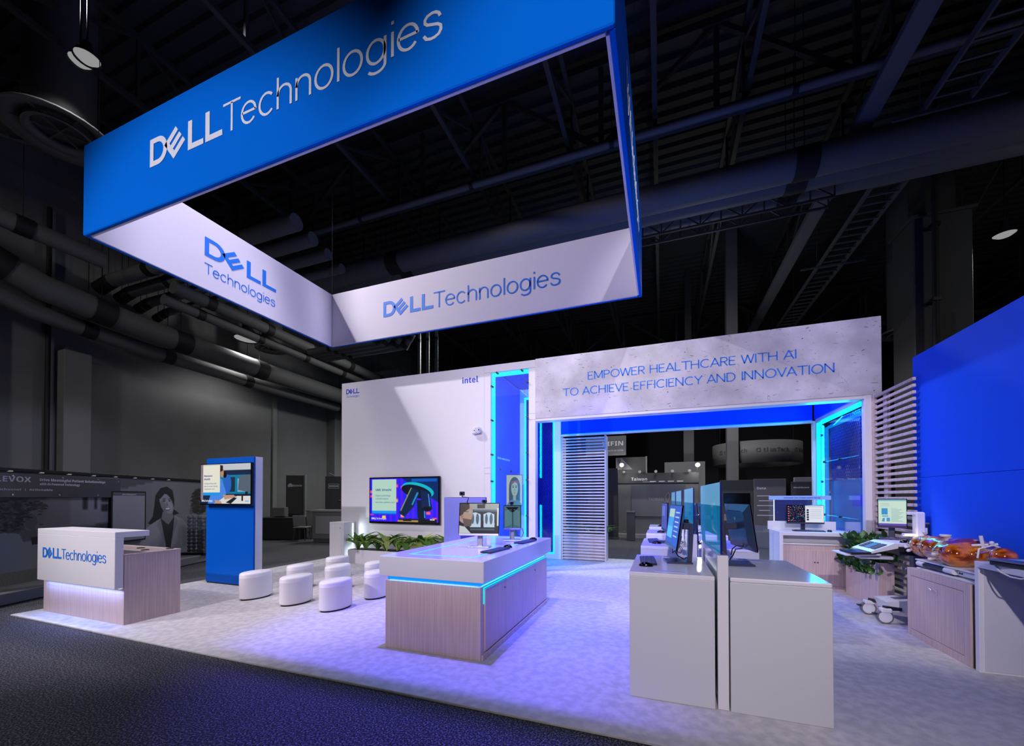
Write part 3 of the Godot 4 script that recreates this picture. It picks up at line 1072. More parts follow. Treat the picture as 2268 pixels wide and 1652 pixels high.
func stand_walls():
	var w := thing("stand_wall", "tall white wall panel with a wall screen and two small logos", "wall panel", Vector3(0, 0, 0))
	slab(w, "panel", M.white, -7.073, -3.385, 0.01, 4.15, -7.75, -7.6, 0.004)
	var lm := part(w, "logo_mark", mark(0.115, 0.38, 0.003), M.ink_royal, Vector3(-6.937, 3.885, -7.6))
	part(lm, "lettering", thin_word("Technologies", 0.055, 0.38, 0.003), M.ink_blue, Vector3(0, -0.085, 0))
	part(w, "lettering", words("intel", 0.15, 0.35, 0.35, 0.003), M.ink_royal, Vector3(-3.89, 3.835, -7.6))
	part(w, "lettering", bx(0.014, 0.014, 0.004, 0), M.ink_royal, Vector3(-3.525, 3.84, -7.598))
	var se := thing("sensor_box", "small white faceted sensor box on the white wall", "sensor", Vector3(-3.55, 2.82, -7.6))
	part(se, "body", bx(0.11, 0.13, 0.09, 0.015), M.pale_plastic, Vector3(-0.03, 0, 0.05), Vector3(0, -18, 8))
	part(se, "side_head", bx(0.08, 0.13, 0.08, 0.015), M.pale_plastic, Vector3(0.06, 0.01, 0.07), Vector3(0, 30, 8))
	part(se, "lens", rod(0.011, 0.01, 12), M.black_gloss, Vector3(-0.015, 0, 0.1), Vector3(90, -18, 0))
	part(se, "lens", rod(0.011, 0.01, 12), M.black_gloss, Vector3(0.085, 0.01, 0.11), Vector3(90, 30, 0))
	# wall screen
	var tv := thing("wall_screen", "large wall screen showing a microscope and a pale text card", "television", Vector3(-5.296, 1.397, -7.6))
	part(tv, "bezel", boxes([[0, 0, 0.045, 1.82, 1.03, 0.05]], 0.006), M.black_gloss)
	part(tv, "mount", bx(0.9, 0.5, 0.03, 0.004), M.black, Vector3(0, 0, 0.012))
	var sc := part(tv, "screen", face(1.76, 0.955), screen_material(microscope_picture(), 0.95), Vector3(0, 0.008, 0.0715))
	part(sc, "lettering", words("UMC Utrecht", 0.062, 0.42, 0.5, 0.001), glow(Color(0.1, 0.14, 0.6), 0.8), Vector3(-0.73, 0.2, 0.0005))
	part(sc, "lettering", words("Digital pathology", 0.045, 0.4, 0.0, 0.001), glow(Color(0.28, 0.34, 0.66), 0.8), Vector3(-0.73, 0.085, 0.0005))
	part(sc, "lettering", words("transformation", 0.045, 0.345, 0.0, 0.001), glow(Color(0.28, 0.34, 0.66), 0.8), Vector3(-0.73, 0.01, 0.0005))
	part(sc, "lettering", words("enriches patient care", 0.045, 0.51, 0.0, 0.001), glow(Color(0.28, 0.34, 0.66), 0.8), Vector3(-0.73, -0.065, 0.0005))
	mark_line(sc, glow(Color(1, 1, 1), 0.9), Vector3(-0.84, -0.435, 0.0005), Vector3.ZERO, 0.045, 0.4, 0.001)
	part(sc, "lettering", words("intel", 0.045, 0.11, 0.3, 0.001), glow(Color(1, 1, 1), 0.9), Vector3(0.68, -0.435, 0.0005))

	# open corner tower: white posts, clear pane on clips, cyan light strips, blue inner wall
	var t := thing("corner_tower", "tall white framed tower with cyan light strips and blue inside", "display tower", Vector3(0, 0, 0))
	slab(t, "post", M.white, -3.385, -3.245, 0.01, 4.15, -7.76, -7.6, 0.003)
	slab(t, "post", M.white, -2.436, -2.3, 0.01, 4.15, -7.76, -7.6, 0.003)
	slab(t, "top_beam", M.white, -3.245, -2.436, 4.0, 4.15, -7.76, -7.6, 0.003)
	slab(t, "base_beam", M.white, -3.245, -2.436, 0.01, 0.15, -7.76, -7.6, 0.003)
	slab(t, "inner_wall", M.panel_blue, -3.36, -3.24, 0.01, 4.1, -9.5, -7.76, 0.003, "blue inner side wall")
	slab(t, "back_post", M.white, -3.24, -3.13, 0.01, 4.1, -9.5, -9.4, 0.003)
	slab(t, "back_post", M.white, -2.379, -2.215, 0.01, 4.1, -9.5, -9.38, 0.003)
	slab(t, "back_beam", M.white, -3.13, -2.379, 3.89, 4.1, -9.5, -9.4, 0.003)
	slab(t, "back_sill", M.white, -3.13, -2.379, 0.01, 0.13, -9.5, -9.4, 0.003)
	for y in [1.945, 2.061, 4.0]:
		slab(t, "joint", M.grey_plastic, -3.385, -3.246, y - 0.002, y + 0.002, -7.601, -7.598, 0)
	for y in [2.98, 3.1, 4.0]:
		slab(t, "joint", M.grey_plastic, -2.435, -2.301, y - 0.002, y + 0.002, -7.601, -7.598, 0)
	slab(t, "led_strip", M.cyan_led, -3.245, -3.19, 0.15, 4.0, -7.72, -7.66, 0.002)
	slab(t, "led_strip", M.cyan_led, -2.456, -2.437, 0.15, 4.0, -7.72, -7.66, 0.002)
	slab(t, "led_strip", M.cyan_led, -3.19, -2.456, 3.93, 4.0, -7.72, -7.66, 0.002)
	slab(t, "led_strip", M.cyan_led, -3.13, -3.09, 0.13, 3.89, -9.46, -9.41, 0.002)
	slab(t, "led_strip", M.cyan_led, -2.42, -2.379, 0.13, 3.89, -9.46, -9.41, 0.002)
	slab(t, "led_strip", M.cyan_led, -3.09, -2.42, 3.84, 3.89, -9.46, -9.41, 0.002)
	slab(t, "led_strip", M.cyan_led, -3.09, -2.42, 0.13, 0.165, -9.46, -9.41, 0.002)
	part(t, "pane", bx(0.86, 3.9, 0.008, 0), M.acrylic, Vector3(-2.84, 2.08, -7.63))
	part(t, "pane", bx(0.7, 3.7, 0.008, 0), M.pane_blue, Vector3(-2.755, 2.01, -9.44))
	var ms := part(t, "lattice", mesh_screen(0.76, 1.7, 0.055), M.ink_royal, Vector3(-2.82, 4.08, -8.6), Vector3(90, 0, 0))
	ms.set_meta("kind", "stuff")
	ms = part(t, "lattice", mesh_screen(0.7, 3.7, 0.05), M.ink_royal, Vector3(-2.755, 2.01, -9.48))
	ms.set_meta("kind", "stuff")
	clip_row(t, [Vector3(-3.215, 3.711, -7.6), Vector3(-3.215, 3.022, -7.6), Vector3(-3.215, 2.326, -7.6), Vector3(-3.215, 1.786, -7.6), Vector3(-2.465, 3.727, -7.6), Vector3(-2.465, 3.034, -7.6), Vector3(-2.465, 2.333, -7.6), Vector3(-2.465, 1.8, -7.6), Vector3(-2.465, 1.103, -7.6)])
	clip_row(t, [Vector3(-3.106, 3.975, -7.6), Vector3(-2.576, 3.97, -7.6)])
	part(t, "lettering", words("DIGITAL HUMAN ASSISTANT", 0.05, 0.75, -0.2, 0.002), M.ink_pale, Vector3(-3.238, 2.28, -7.95), Vector3(0, 90, 0))
	for z in [-8.1, -8.75]:
		part(t, "knob", rod(0.025, 0.03, 12), M.charcoal, Vector3(-3.225, 2.06, z), Vector3(0, 0, 90))
	strip_light(Vector3(-3.21, 2.1, -7.74), Vector3(0.35, 0, -1), Vector2(0.05, 3.7), 3.0, Color(0.0, 0.6, 1.0))
	strip_light(Vector3(-2.47, 2.1, -7.74), Vector3(-0.6, 0, -1), Vector2(0.03, 3.7), 4.0, Color(0.0, 0.6, 1.0))
	strip_light(Vector3(-2.4, 2.0, -9.39), Vector3(0.3, 0, 1), Vector2(0.03, 3.6), 2.0, Color(0.05, 0.6, 1.0))
	# upright portrait screen inside the tower
	var ps := thing("portrait_screen", "upright screen with a drawn face inside the tower", "screen", Vector3(-3.08, 1.62, -8.55), 22)
	part(ps, "bezel", bx(0.37, 0.7, 0.04, 0.004), M.charcoal)
	part(ps, "screen", face(0.345, 0.675), screen_material(portrait_picture(), 0.75), Vector3(0, 0, 0.0205))
	part(ps, "stand", bx(0.12, 1.28, 0.05, 0.004), M.charcoal, Vector3(0, -0.98, -0.02))
	part(ps, "base", bx(0.4, 0.02, 0.3, 0.004), M.charcoal, Vector3(0, -1.61, -0.02))

	# concrete-look header with its words, blue lining behind
	var h := thing("header", "long concrete-look header beam with two lines of blue words", "header", Vector3(0, 0, 0))
	slab(h, "body", plain(Color(0.72, 0.71, 0.72), 0.7), -2.24, 2.98, 2.955, 4.09, -7.62, -7.402, 0.002)
	part(h, "concrete_face", face(5.22, 1.135), M.concrete, Vector3(0.37, 3.5225, -7.4))
	slab(h, "lower_trim", M.white, -2.24, 2.86, 2.905, 2.955, -7.62, -7.41, 0.003)
	part(h, "lettering", thin_word("EMPOWER HEALTHCARE WITH AI", 0.142, 3.21, 0.003, 0.1), M.ink_blue, Vector3(-1.252, 3.594, -7.4))
	part(h, "lettering", thin_word("TO ACHIEVE EFFICIENCY AND INNOVATION", 0.142, 4.15, 0.003, 0.1), M.ink_blue, Vector3(-1.712, 3.33, -7.4))
	var li := thing("canopy_lining", "royal blue inner fascia behind the concrete header", "fascia", Vector3(0, 0, 0))
	slab(li, "back_panel", M.panel_blue, -2.212, 2.716, 2.93, 4.0, -9.46, -9.39, 0.003)
	slab(li, "side_panel", M.panel_blue, 2.745, 2.8, 2.957, 4.0, -9.4, -7.63, 0.003)
	slab(li, "lower_trim", M.white, -2.212, 2.716, 2.893, 2.93, -9.47, -9.37, 0.003)
	part(li, "led_strip", bx(4.9, 0.012, 0.02, 0.002), M.blue_led, Vector3(0.25, 2.937, -9.37))
	strip_light(Vector3(0.3, 2.93, -7.75), Vector3(0, 0.7, -1), Vector2(4.0, 0.05), 3.6, Color(0.08, 0.35, 1.0))
	strip_light(Vector3(0.2, 2.88, -8.4), Vector3(0, -1, 0.2), Vector2(4.2, 0.1), 3.0, Color(0.2, 0.4, 1.0), Vector3.FORWARD)

	# glazed side frame on the right
	var f := thing("glazed_side", "white framed glazed side with bright cyan light strips", "glazed frame", Vector3(0, 0, 0))
	slab(f, "far_post", M.white, 2.719, 2.8, 0.01, 2.93, -9.47, -9.38, 0.003)
	slab(f, "near_post", M.white, 2.778, 2.86, 0.01, 2.953, -7.5, -7.4, 0.003)
	slab(f, "top_rail", M.white, 2.76, 2.84, 2.89, 2.955, -9.38, -7.5, 0.003)
	slab(f, "bottom_rail", M.white, 2.76, 2.84, 0.01, 0.1, -9.38, -7.5, 0.003)
	slab(f, "led_strip", M.cyan_led, 2.757, 2.78, 0.1, 2.87, -9.32, -9.1, 0.002)
	slab(f, "led_strip", M.cyan_led, 2.757, 2.78, 2.81, 2.885, -9.1, -7.5, 0.002)
	slab(f, "inner_led_strip", M.blue_led, 2.765, 2.785, 0.1, 2.72, -8.95, -8.8, 0.002)
	slab(f, "inner_led_strip", M.blue_led, 2.765, 2.785, 2.68, 2.73, -8.8, -7.5, 0.002)
	slab(f, "pane", M.acrylic, 2.752, 2.756, 0.1, 2.78, -9.08, -7.5, 0)
	slab(f, "printed_panel", plain(Color(0.0, 0.42, 0.72), 0.4), 2.8, 2.81, 0.95, 1.75, -8.78, -7.5, 0.001)
	slab(f, "printed_panel", plain(Color(0.05, 0.2, 0.78), 0.4), 2.8, 2.81, 0.1, 0.95, -8.78, -7.5, 0.001)
	slab(f, "printed_panel", plain(Color(0.12, 0.2, 0.85), 0.4), 2.796, 2.799, 1.32, 1.5, -7.9, -7.5, 0.001)
	ms = part(f, "lattice", mesh_screen(1.3, 1.05, 0.06), M.ink_royal, Vector3(2.81, 2.27, -8.14), Vector3(0, 90, 0))
	ms.set_meta("kind", "stuff")
	for y in [0.6, 1.15, 2.1]:
		part(f, "tie_rod", tube([Vector3(2.74, y, -8.9), Vector3(2.74, y - 0.02, -7.5)], 0.004, 5), M.charcoal)
		part(f, "pane_clip", rod(0.022, 0.05, 10), M.charcoal, Vector3(2.745, y, -8.88), Vector3(0, 0, 90))
		part(f, "pane_clip", rod(0.018, 0.05, 10), M.charcoal, Vector3(2.745, y - 0.01, -8.2), Vector3(0, 0, 90))
	for y in [2.6, 1.75, 0.9]:
		part(f, "pane_clip", rod(0.022, 0.04, 10), M.ink_royal, Vector3(2.755, y, -9.03), Vector3(0, 0, 90))
	strip_light(Vector3(2.7, 1.5, -9.15), Vector3(-1, 0, 0.5), Vector2(0.2, 2.6), 7.0, Color(0.02, 0.6, 1.0))
	strip_light(Vector3(2.7, 2.8, -8.3), Vector3(-1, -1, 0.2), Vector2(1.6, 0.06), 4.0, Color(0.02, 0.6, 1.0))

	# slatted wooden screens
	var s := thing("slatted_screen", "pale wood slatted screen standing below the blue fascia", "slatted screen", Vector3(0, 0, 0))
	slab(s, "side_frame", M.wood_light, -2.212, -2.175, 0, 2.88, -9.75, -9.4, 0.003)
	slab(s, "side_frame", M.wood_light, -1.215, -1.181, 0, 2.88, -9.75, -9.4, 0.003)
	for i in 41:
		slab(s, "slat", M.wood_light, -2.175, -1.215, 0.03 + 0.0695 * i, 0.067 + 0.0695 * i, -9.44, -9.4, 0.003)
	var pb := thing("planter_box", "pale wood planter box behind the slatted screen", "planter", Vector3(-1.695, 0, -9.62))
	slab(pb, "box", M.wood_light, -0.475, 0.475, 0, 0.62, -0.16, 0.16, 0.003)
	slab(pb, "soil", M.soil, -0.455, 0.455, 0.6, 0.625, -0.14, 0.14, 0)
	for i in 5:
		leafy_plant("bushy plant %s behind the slatted screen" % ["at the left end", "second from the left end", "in the middle", "second from the right end", "at the right end"][i], Vector3(-2.05 + 0.21 * i, 0.62, -9.6), 0.34, 12, "plants behind the slatted screen", 300 + i)
	var s2 := thing("slatted_screen", "pale wood slatted screen beside the tall blue wall", "slatted screen", Vector3(0, 0, 0))
	slab(s2, "side_frame", M.wood_light, 2.86, 2.91, 0, 2.955, -7.5, -7.36, 0.003)
	for i in 36:
		slab(s2, "slat", M.wood_light, 2.875, 2.91, 0.04 + 0.0815 * i, 0.078 + 0.0815 * i, -7.36, -6.4, 0.003)
	slab(s2, "back_post", M.wood_light, 2.91, 2.95, 0, 2.9, -7.2, -7.1, 0.003)

	var bw := thing("blue_wall", "tall royal blue printed wall at the right edge", "wall panel", Vector3(0, 0, 0))
	slab(bw, "upper_panel", M.wall_blue, 2.95, 3.07, 1.7, 3.21, -6.56, -2.4, 0.002)
	slab(bw, "lower_panel", M.wall_blue, 2.95, 3.07, 0, 1.697, -6.56, -2.4, 0.002)
	slab(bw, "end_cap", M.grey_dark, 2.955, 3.065, 0, 3.2, -6.575, -6.56, 0.002)


func microscope_picture() -> Image:
	var im := canvas(384, 208, Color(0.32, 0.1, 0.95))
	var r := RandomNumberGenerator.new()
	r.seed = 9
	for i in 12:
		fill_box(im, i / 12.0 + 0.01, 0, i / 12.0 + 0.05, 1, Color(0.15, 0.12, 1.0))
	for i in 46:
		var x := int(r.randf() * 11) / 11.0 + 0.01
		var y := r.randf()
		fill_box(im, x, y, x + 0.055, y + r.randf_range(0.03, 0.1), [Color(1, 0.35, 0.55), Color(1, 0.6, 0.45), Color(0.9, 0.2, 0.75), Color(1, 0.75, 0.4)][r.randi() % 4])
	soften(im, 7)
	fill_poly(im, [Vector2(0.48, 0), Vector2(1, 0), Vector2(1, 0.55), Vector2(0.75, 0.3)], Color(0.0, 0.16, 0.4))
	fill_box(im, 0.62, 0.02, 0.98, 0.09, Color(0.0, 0.35, 0.75))
	fill_oval(im, 0.71, 0.27, 0.25, 0.15, Color(0.05, 0.72, 0.8), 30)
	fill_oval(im, 0.69, 0.31, 0.235, 0.13, Color(0.01, 0.05, 0.14), 30)
	fill_poly(im, [Vector2(0.62, 0.2), Vector2(0.74, 0.3), Vector2(0.66, 0.64), Vector2(0.52, 0.88), Vector2(0.44, 0.8), Vector2(0.54, 0.46)], Color(0.02, 0.13, 0.27))
	fill_poly(im, [Vector2(0.7, 0.32), Vector2(0.725, 0.34), Vector2(0.64, 0.62), Vector2(0.62, 0.6)], Color(0.1, 0.55, 0.8))
	fill_poly(im, [Vector2(0.61, 0.22), Vector2(0.63, 0.22), Vector2(0.47, 0.76), Vector2(0.455, 0.74)], Color(0.5, 0.55, 0.35))
	fill_poly(im, [Vector2(0.7, 0.5), Vector2(0.8, 0.5), Vector2(0.83, 0.9), Vector2(0.77, 0.97), Vector2(0.71, 0.9)], Color(0.01, 0.08, 0.2))
	fill_poly(im, [Vector2(0.8, 0.72), Vector2(0.815, 0.72), Vector2(0.82, 0.9), Vector2(0.805, 0.9)], Color(0.1, 0.65, 0.9))
	fill_poly(im, [Vector2(0.75, 0.26), Vector2(0.87, 0.32), Vector2(0.92, 0.7), Vector2(0.84, 0.76), Vector2(0.77, 0.7)], Color(0.02, 0.13, 0.32))
	fill_oval(im, 0.84, 0.7, 0.065, 0.05, Color(0.0, 0.02, 0.06))
	fill_poly(im, [Vector2(0.855, 0.36), Vector2(0.87, 0.36), Vector2(0.89, 0.64), Vector2(0.875, 0.64)], Color(0.15, 0.6, 0.9))
	fill_box(im, 0.44, 0.93, 0.98, 1.0, Color(0.06, 0.06, 0.08))
	fill_box(im, 0.42, 0.96, 0.72, 1.0, Color(0.65, 0.55, 0.3))
	fill_box(im, 0.5, 0.925, 0.62, 0.985, Color(0.12, 0.11, 0.1))
	soften(im, 1.6)
	fill_box(im, 0.03, 0.02, 0.4, 0.75, Color(0.7, 0.84, 0.78))
	fill_box(im, 0.03, 0.75, 0.4, 0.81, Color(0.12, 0.6, 0.97))
	fill_box(im, 0.03, 0.81, 0.4, 0.835, Color(0.05, 0.42, 0.85))
	return im


func portrait_picture() -> Image:
	var im := canvas(96, 192, Color(0.72, 0.78, 0.74))
	fill_oval(im, 0.52, 0.42, 0.36, 0.36, Color(0.12, 0.26, 0.25))
	fill_box(im, 0.16, 0.42, 0.88, 0.9, Color(0.12, 0.26, 0.25))
	fill_oval(im, 0.52, 0.44, 0.22, 0.26, Color(0.6, 0.74, 0.66))
	fill_box(im, 0.42, 0.66, 0.62, 0.84, Color(0.55, 0.68, 0.6))
	for x in [0.42, 0.62]:
		fill_oval(im, x, 0.4, 0.05, 0.016, Color(0.1, 0.18, 0.2))
		fill_oval(im, x, 0.355, 0.07, 0.01, Color(0.15, 0.25, 0.25))
	fill_poly(im, [Vector2(0.52, 0.42), Vector2(0.56, 0.52), Vector2(0.48, 0.52)], Color(0.5, 0.62, 0.56))
	fill_oval(im, 0.52, 0.585, 0.07, 0.016, Color(0.7, 0.42, 0.42))
	fill_poly(im, [Vector2(0.3, 0.2), Vector2(0.74, 0.16), Vector2(0.8, 0.3), Vector2(0.52, 0.22), Vector2(0.28, 0.34)], Color(0.5, 0.3, 0.38))
	fill_poly(im, [Vector2(0, 1), Vector2(0.2, 0.84), Vector2(0.42, 0.8), Vector2(0.52, 0.86), Vector2(0.62, 0.8), Vector2(0.84, 0.84), Vector2(1, 1)], Color(0.3, 0.5, 0.55))
	soften(im, 1.5)
	return im


# ------------------------------------------------------------------ leaves
func leaf_mesh(length: float, width: float, droop: float, heart := false) -> Mesh:
	# a blade bent along its length and folded along its rib
	var key := "leaf%.3f,%.3f,%.2f,%s" % [length, width, droop, heart]
	if cache.has(key):
		return cache[key]
	var st := begin()
	var n := 6
	var row := []
	for i in n + 1:
		var t := float(i) / n
		var wide: float = width * 0.5 * (sin(PI * pow(t, 0.8)) if not heart else min(1.0, 2.9 * sqrt(max(0.0, t * (1.0 - t) * (1.25 - t)))))
		var p := Vector3(0, length * (t * cos(droop * t * 0.6)), length * t * sin(droop * t * 0.9))
		row.append([p + Vector3(-wide, wide * 0.25, -wide * 0.3), p, p + Vector3(wide, wide * 0.25, -wide * 0.3)])
	for i in n:
		for s in 2:
			quad4(st, row[i][s], row[i][s + 1], row[i + 1][s + 1], row[i + 1][s], Vector3(0, 0.4, -1))
	cache[key] = smooth(st.commit())
	return cache[key]


func leafy_plant(label: String, at: Vector3, size: float, leaves: int, group: String, salt: int):
	var r := RandomNumberGenerator.new()
	r.seed = salt
	var p := thing("leafy_plant", label, "plant", at, 0.0, group)
	p.scale.z = 0.3
	for i in leaves:
		var kind: float = [0.9, 1.15, 1.4][i % 3]
		var m := leaf_mesh(size * [0.85, 1.0, 1.15][i % 3], size * 0.24, kind)
		var o := part(p, "leaf", m, [M.leaf, M.leaf, M.leaf_pale, M.leaf_dark][r.randi() % 4], Vector3(r.randf_range(-0.03, 0.03), 0, r.randf_range(-0.03, 0.03)))
		o.rotation = Vector3(0, TAU * i / leaves * 2.4 + r.randf() * 0.5, 0)
		o.rotate_object_local(Vector3.RIGHT, deg_to_rad(r.randf_range(2, 30)))
	part(p, "stem", rod(0.008, size * 0.3, 6), M.leaf_dark, Vector3(0, size * 0.12, 0))


# ------------------------------------------------------------------ reception desk, kiosk, stools
func reception():
	var d := thing("reception_desk", "reception desk with white logo front over a pale wood base", "desk", Vector3(-5.7, 0, -2.706))
	slab(d, "wood_base", M.wood, -1.7, 0, 0, 0.795, -0.665, -0.085, 0.003)
	slab(d, "worktop", M.wood_light, -1.7, 0.002, 0.795, 0.812, -0.668, -0.085, 0.003)
	slab(d, "front_panel", M.white, -1.63, 0, 0.43, 1.003, -0.08, 0, 0.003)
	slab(d, "counter_top", M.white, -1.63, 0, 1.003, 1.068, -0.326, 0, 0.003)
	mark_line(d, M.ink_blue, Vector3(-1.5, 0.715, 0.001), Vector3.ZERO, 0.125, 1.34, 0.003)
	part(d, "led_strip", bx(1.6, 0.012, 0.03, 0.002), M.white_led, Vector3(-0.82, 0.428, -0.062))
	for p in [[-0.5, -0.5], [-0.22, -0.4], [-0.1, -0.6]]:
		part(d, "cable_cover", lathe([Vector2(0.04, 0), Vector2(0.042, 0.006), Vector2(0.03, 0.009), Vector2(0, 0.009)], 14), M.dark_metal, Vector3(p[0], 0.812, p[1]))
	strip_light(Vector3(-6.5, 0.41, -2.75), Vector3(0, -1, 0.25), Vector2(1.6, 0.03), 0.7, Color(0.5, 0.62, 1.0), Vector3.BACK)

	var k := thing("display_kiosk", "tall free-standing blue panel carrying a screen", "kiosk", Vector3(-6.72, 0, -4.7))
	slab(k, "front_face", M.kiosk_blue, -0.57, 0.56, 0.03, 2.12, -0.03, 0, 0.003)
	slab(k, "body", M.white, -0.57, 0.56, 0.03, 2.12, -0.16, -0.03, 0.003)
	slab(k, "foot", M.black, -0.56, 0.55, 0.01, 0.03, -0.15, -0.01, 0.002)
	var tv := thing("kiosk_screen", "screen on the blue kiosk showing nurses and a text card", "television", Vector3(-6.65, 1.675, -4.7))
	part(tv, "bezel", bx(1.2, 0.68, 0.05, 0.005), M.black_gloss, Vector3(0, 0, 0.1))
	part(tv, "mount", bx(0.5, 0.3, 0.075, 0.004), M.black, Vector3(0, 0, 0.038))
	var sc := part(tv, "screen", face(1.17, 0.645), screen_material(nurses_picture(), 0.9), Vector3(0, 0.005, 0.1265))
	var ink := glow(Color(0.12, 0.2, 0.62), 0.8)
	var ink2 := glow(Color(0.35, 0.42, 0.7), 0.8)
	part(sc, "lettering", words("Nuvance", 0.04, 0.2, 0.5, 0.001), ink, Vector3(-0.5, 0.12, 0.0005))
	part(sc, "lettering", words("Health", 0.04, 0.145, 0.5, 0.001), ink, Vector3(-0.5, 0.065, 0.0005))
	part(sc, "lettering", words("Safeguarding vital", 0.028, 0.295, 0.0, 0.001), ink2, Vector3(-0.5, 0.0, 0.0005))
	part(sc, "lettering", words("data to ensure timely,", 0.028, 0.33, 0.0, 0.001), ink2, Vector3(-0.5, -0.045, 0.0005))
	part(sc, "lettering", words("responsive care", 0.028, 0.255, 0.0, 0.001), ink2, Vector3(-0.5, -0.09, 0.0005))
	mark_line(sc, glow(Color(1, 1, 1), 0.9), Vector3(-0.56, -0.29, 0.0005), Vector3.ZERO, 0.03, 0.27, 0.001)
	part(sc, "lettering", words("intel", 0.03, 0.075, 0.3, 0.001), glow(Color(0.3, 0.6, 0.95), 0.9), Vector3(0.47, -0.29, 0.0005))


func nurses_picture() -> Image:
	var im := canvas(320, 176, Color(0.1, 0.16, 0.28))
	fill_box(im, 0, 0, 1, 0.16, Color(0.78, 0.8, 0.82))
	fill_box(im, 0.4, 0.28, 1, 0.75, Color(0.05, 0.5, 0.66))
	fill_box(im, 0.58, 0.34, 0.7, 0.7, Color(0.1, 0.2, 0.28))
	fill_box(im, 0.75, 0.38, 0.92, 0.7, Color(0.55, 0.72, 0.8))
	fill_poly(im, [Vector2(0.78, 0.3), Vector2(1, 0.28), Vector2(1, 0.72), Vector2(0.76, 0.66)], Color(0.35, 0.4, 0.46))
	fill_box(im, 0.9, 0.7, 0.95, 0.92, Color(0.1, 0.12, 0.2))
	fill_poly(im, [Vector2(0.2, 1), Vector2(0.46, 0.82), Vector2(1, 0.8), Vector2(1, 1)], Color(0.88, 0.88, 0.87))
	fill_oval(im, 0.55, 0.5, 0.08, 0.24, Color(0.16, 0.4, 0.78))
	fill_oval(im, 0.5, 0.27, 0.035, 0.08, Color(0.08, 0.06, 0.06))
	fill_oval(im, 0.44, 0.22, 0.035, 0.12, Color(0.75, 0.55, 0.45))
	fill_poly(im, [Vector2(0.4, 0.02), Vector2(0.46, 0.04), Vector2(0.46, 0.16), Vector2(0.4, 0.2)], Color(0.2, 0.12, 0.09))
	fill_poly(im, [Vector2(0.36, 0.36), Vector2(0.44, 0.38), Vector2(0.53, 0.74), Vector2(0.46, 0.86), Vector2(0.28, 1), Vector2(0.15, 1), Vector2(0.2, 0.8)], Color(0.3, 0.55, 0.92))
	fill_poly(im, [Vector2(0.46, 0.78), Vector2(0.68, 0.78), Vector2(0.72, 0.84), Vector2(0.5, 0.9)], Color(0.78, 0.6, 0.5))
	fill_poly(im, [Vector2(0.3, 0.9), Vector2(0.42, 0.94), Vector2(0.44, 1), Vector2(0.3, 1)], Color(0.78, 0.6, 0.5))
	fill_poly(im, [Vector2(0.52, 0.97), Vector2(0.68, 0.84), Vector2(0.74, 0.86), Vector2(0.62, 1)], Color(0.12, 0.13, 0.18))
	fill_box(im, 0.83, 0.76, 0.86, 0.93, Color(0.22, 0.14, 0.12))
	soften(im, 1.8)
	fill_box(im, 0.0, 0.0, 0.05, 0.9, Color(0.55, 0.5, 0.55))
	fill_box(im, 0.05, 0.03, 0.4, 0.72, Color(0.93, 0.92, 0.85))
	fill_box(im, 0.05, 0.72, 0.4, 0.79, Color(0.12, 0.6, 0.95))
	return im


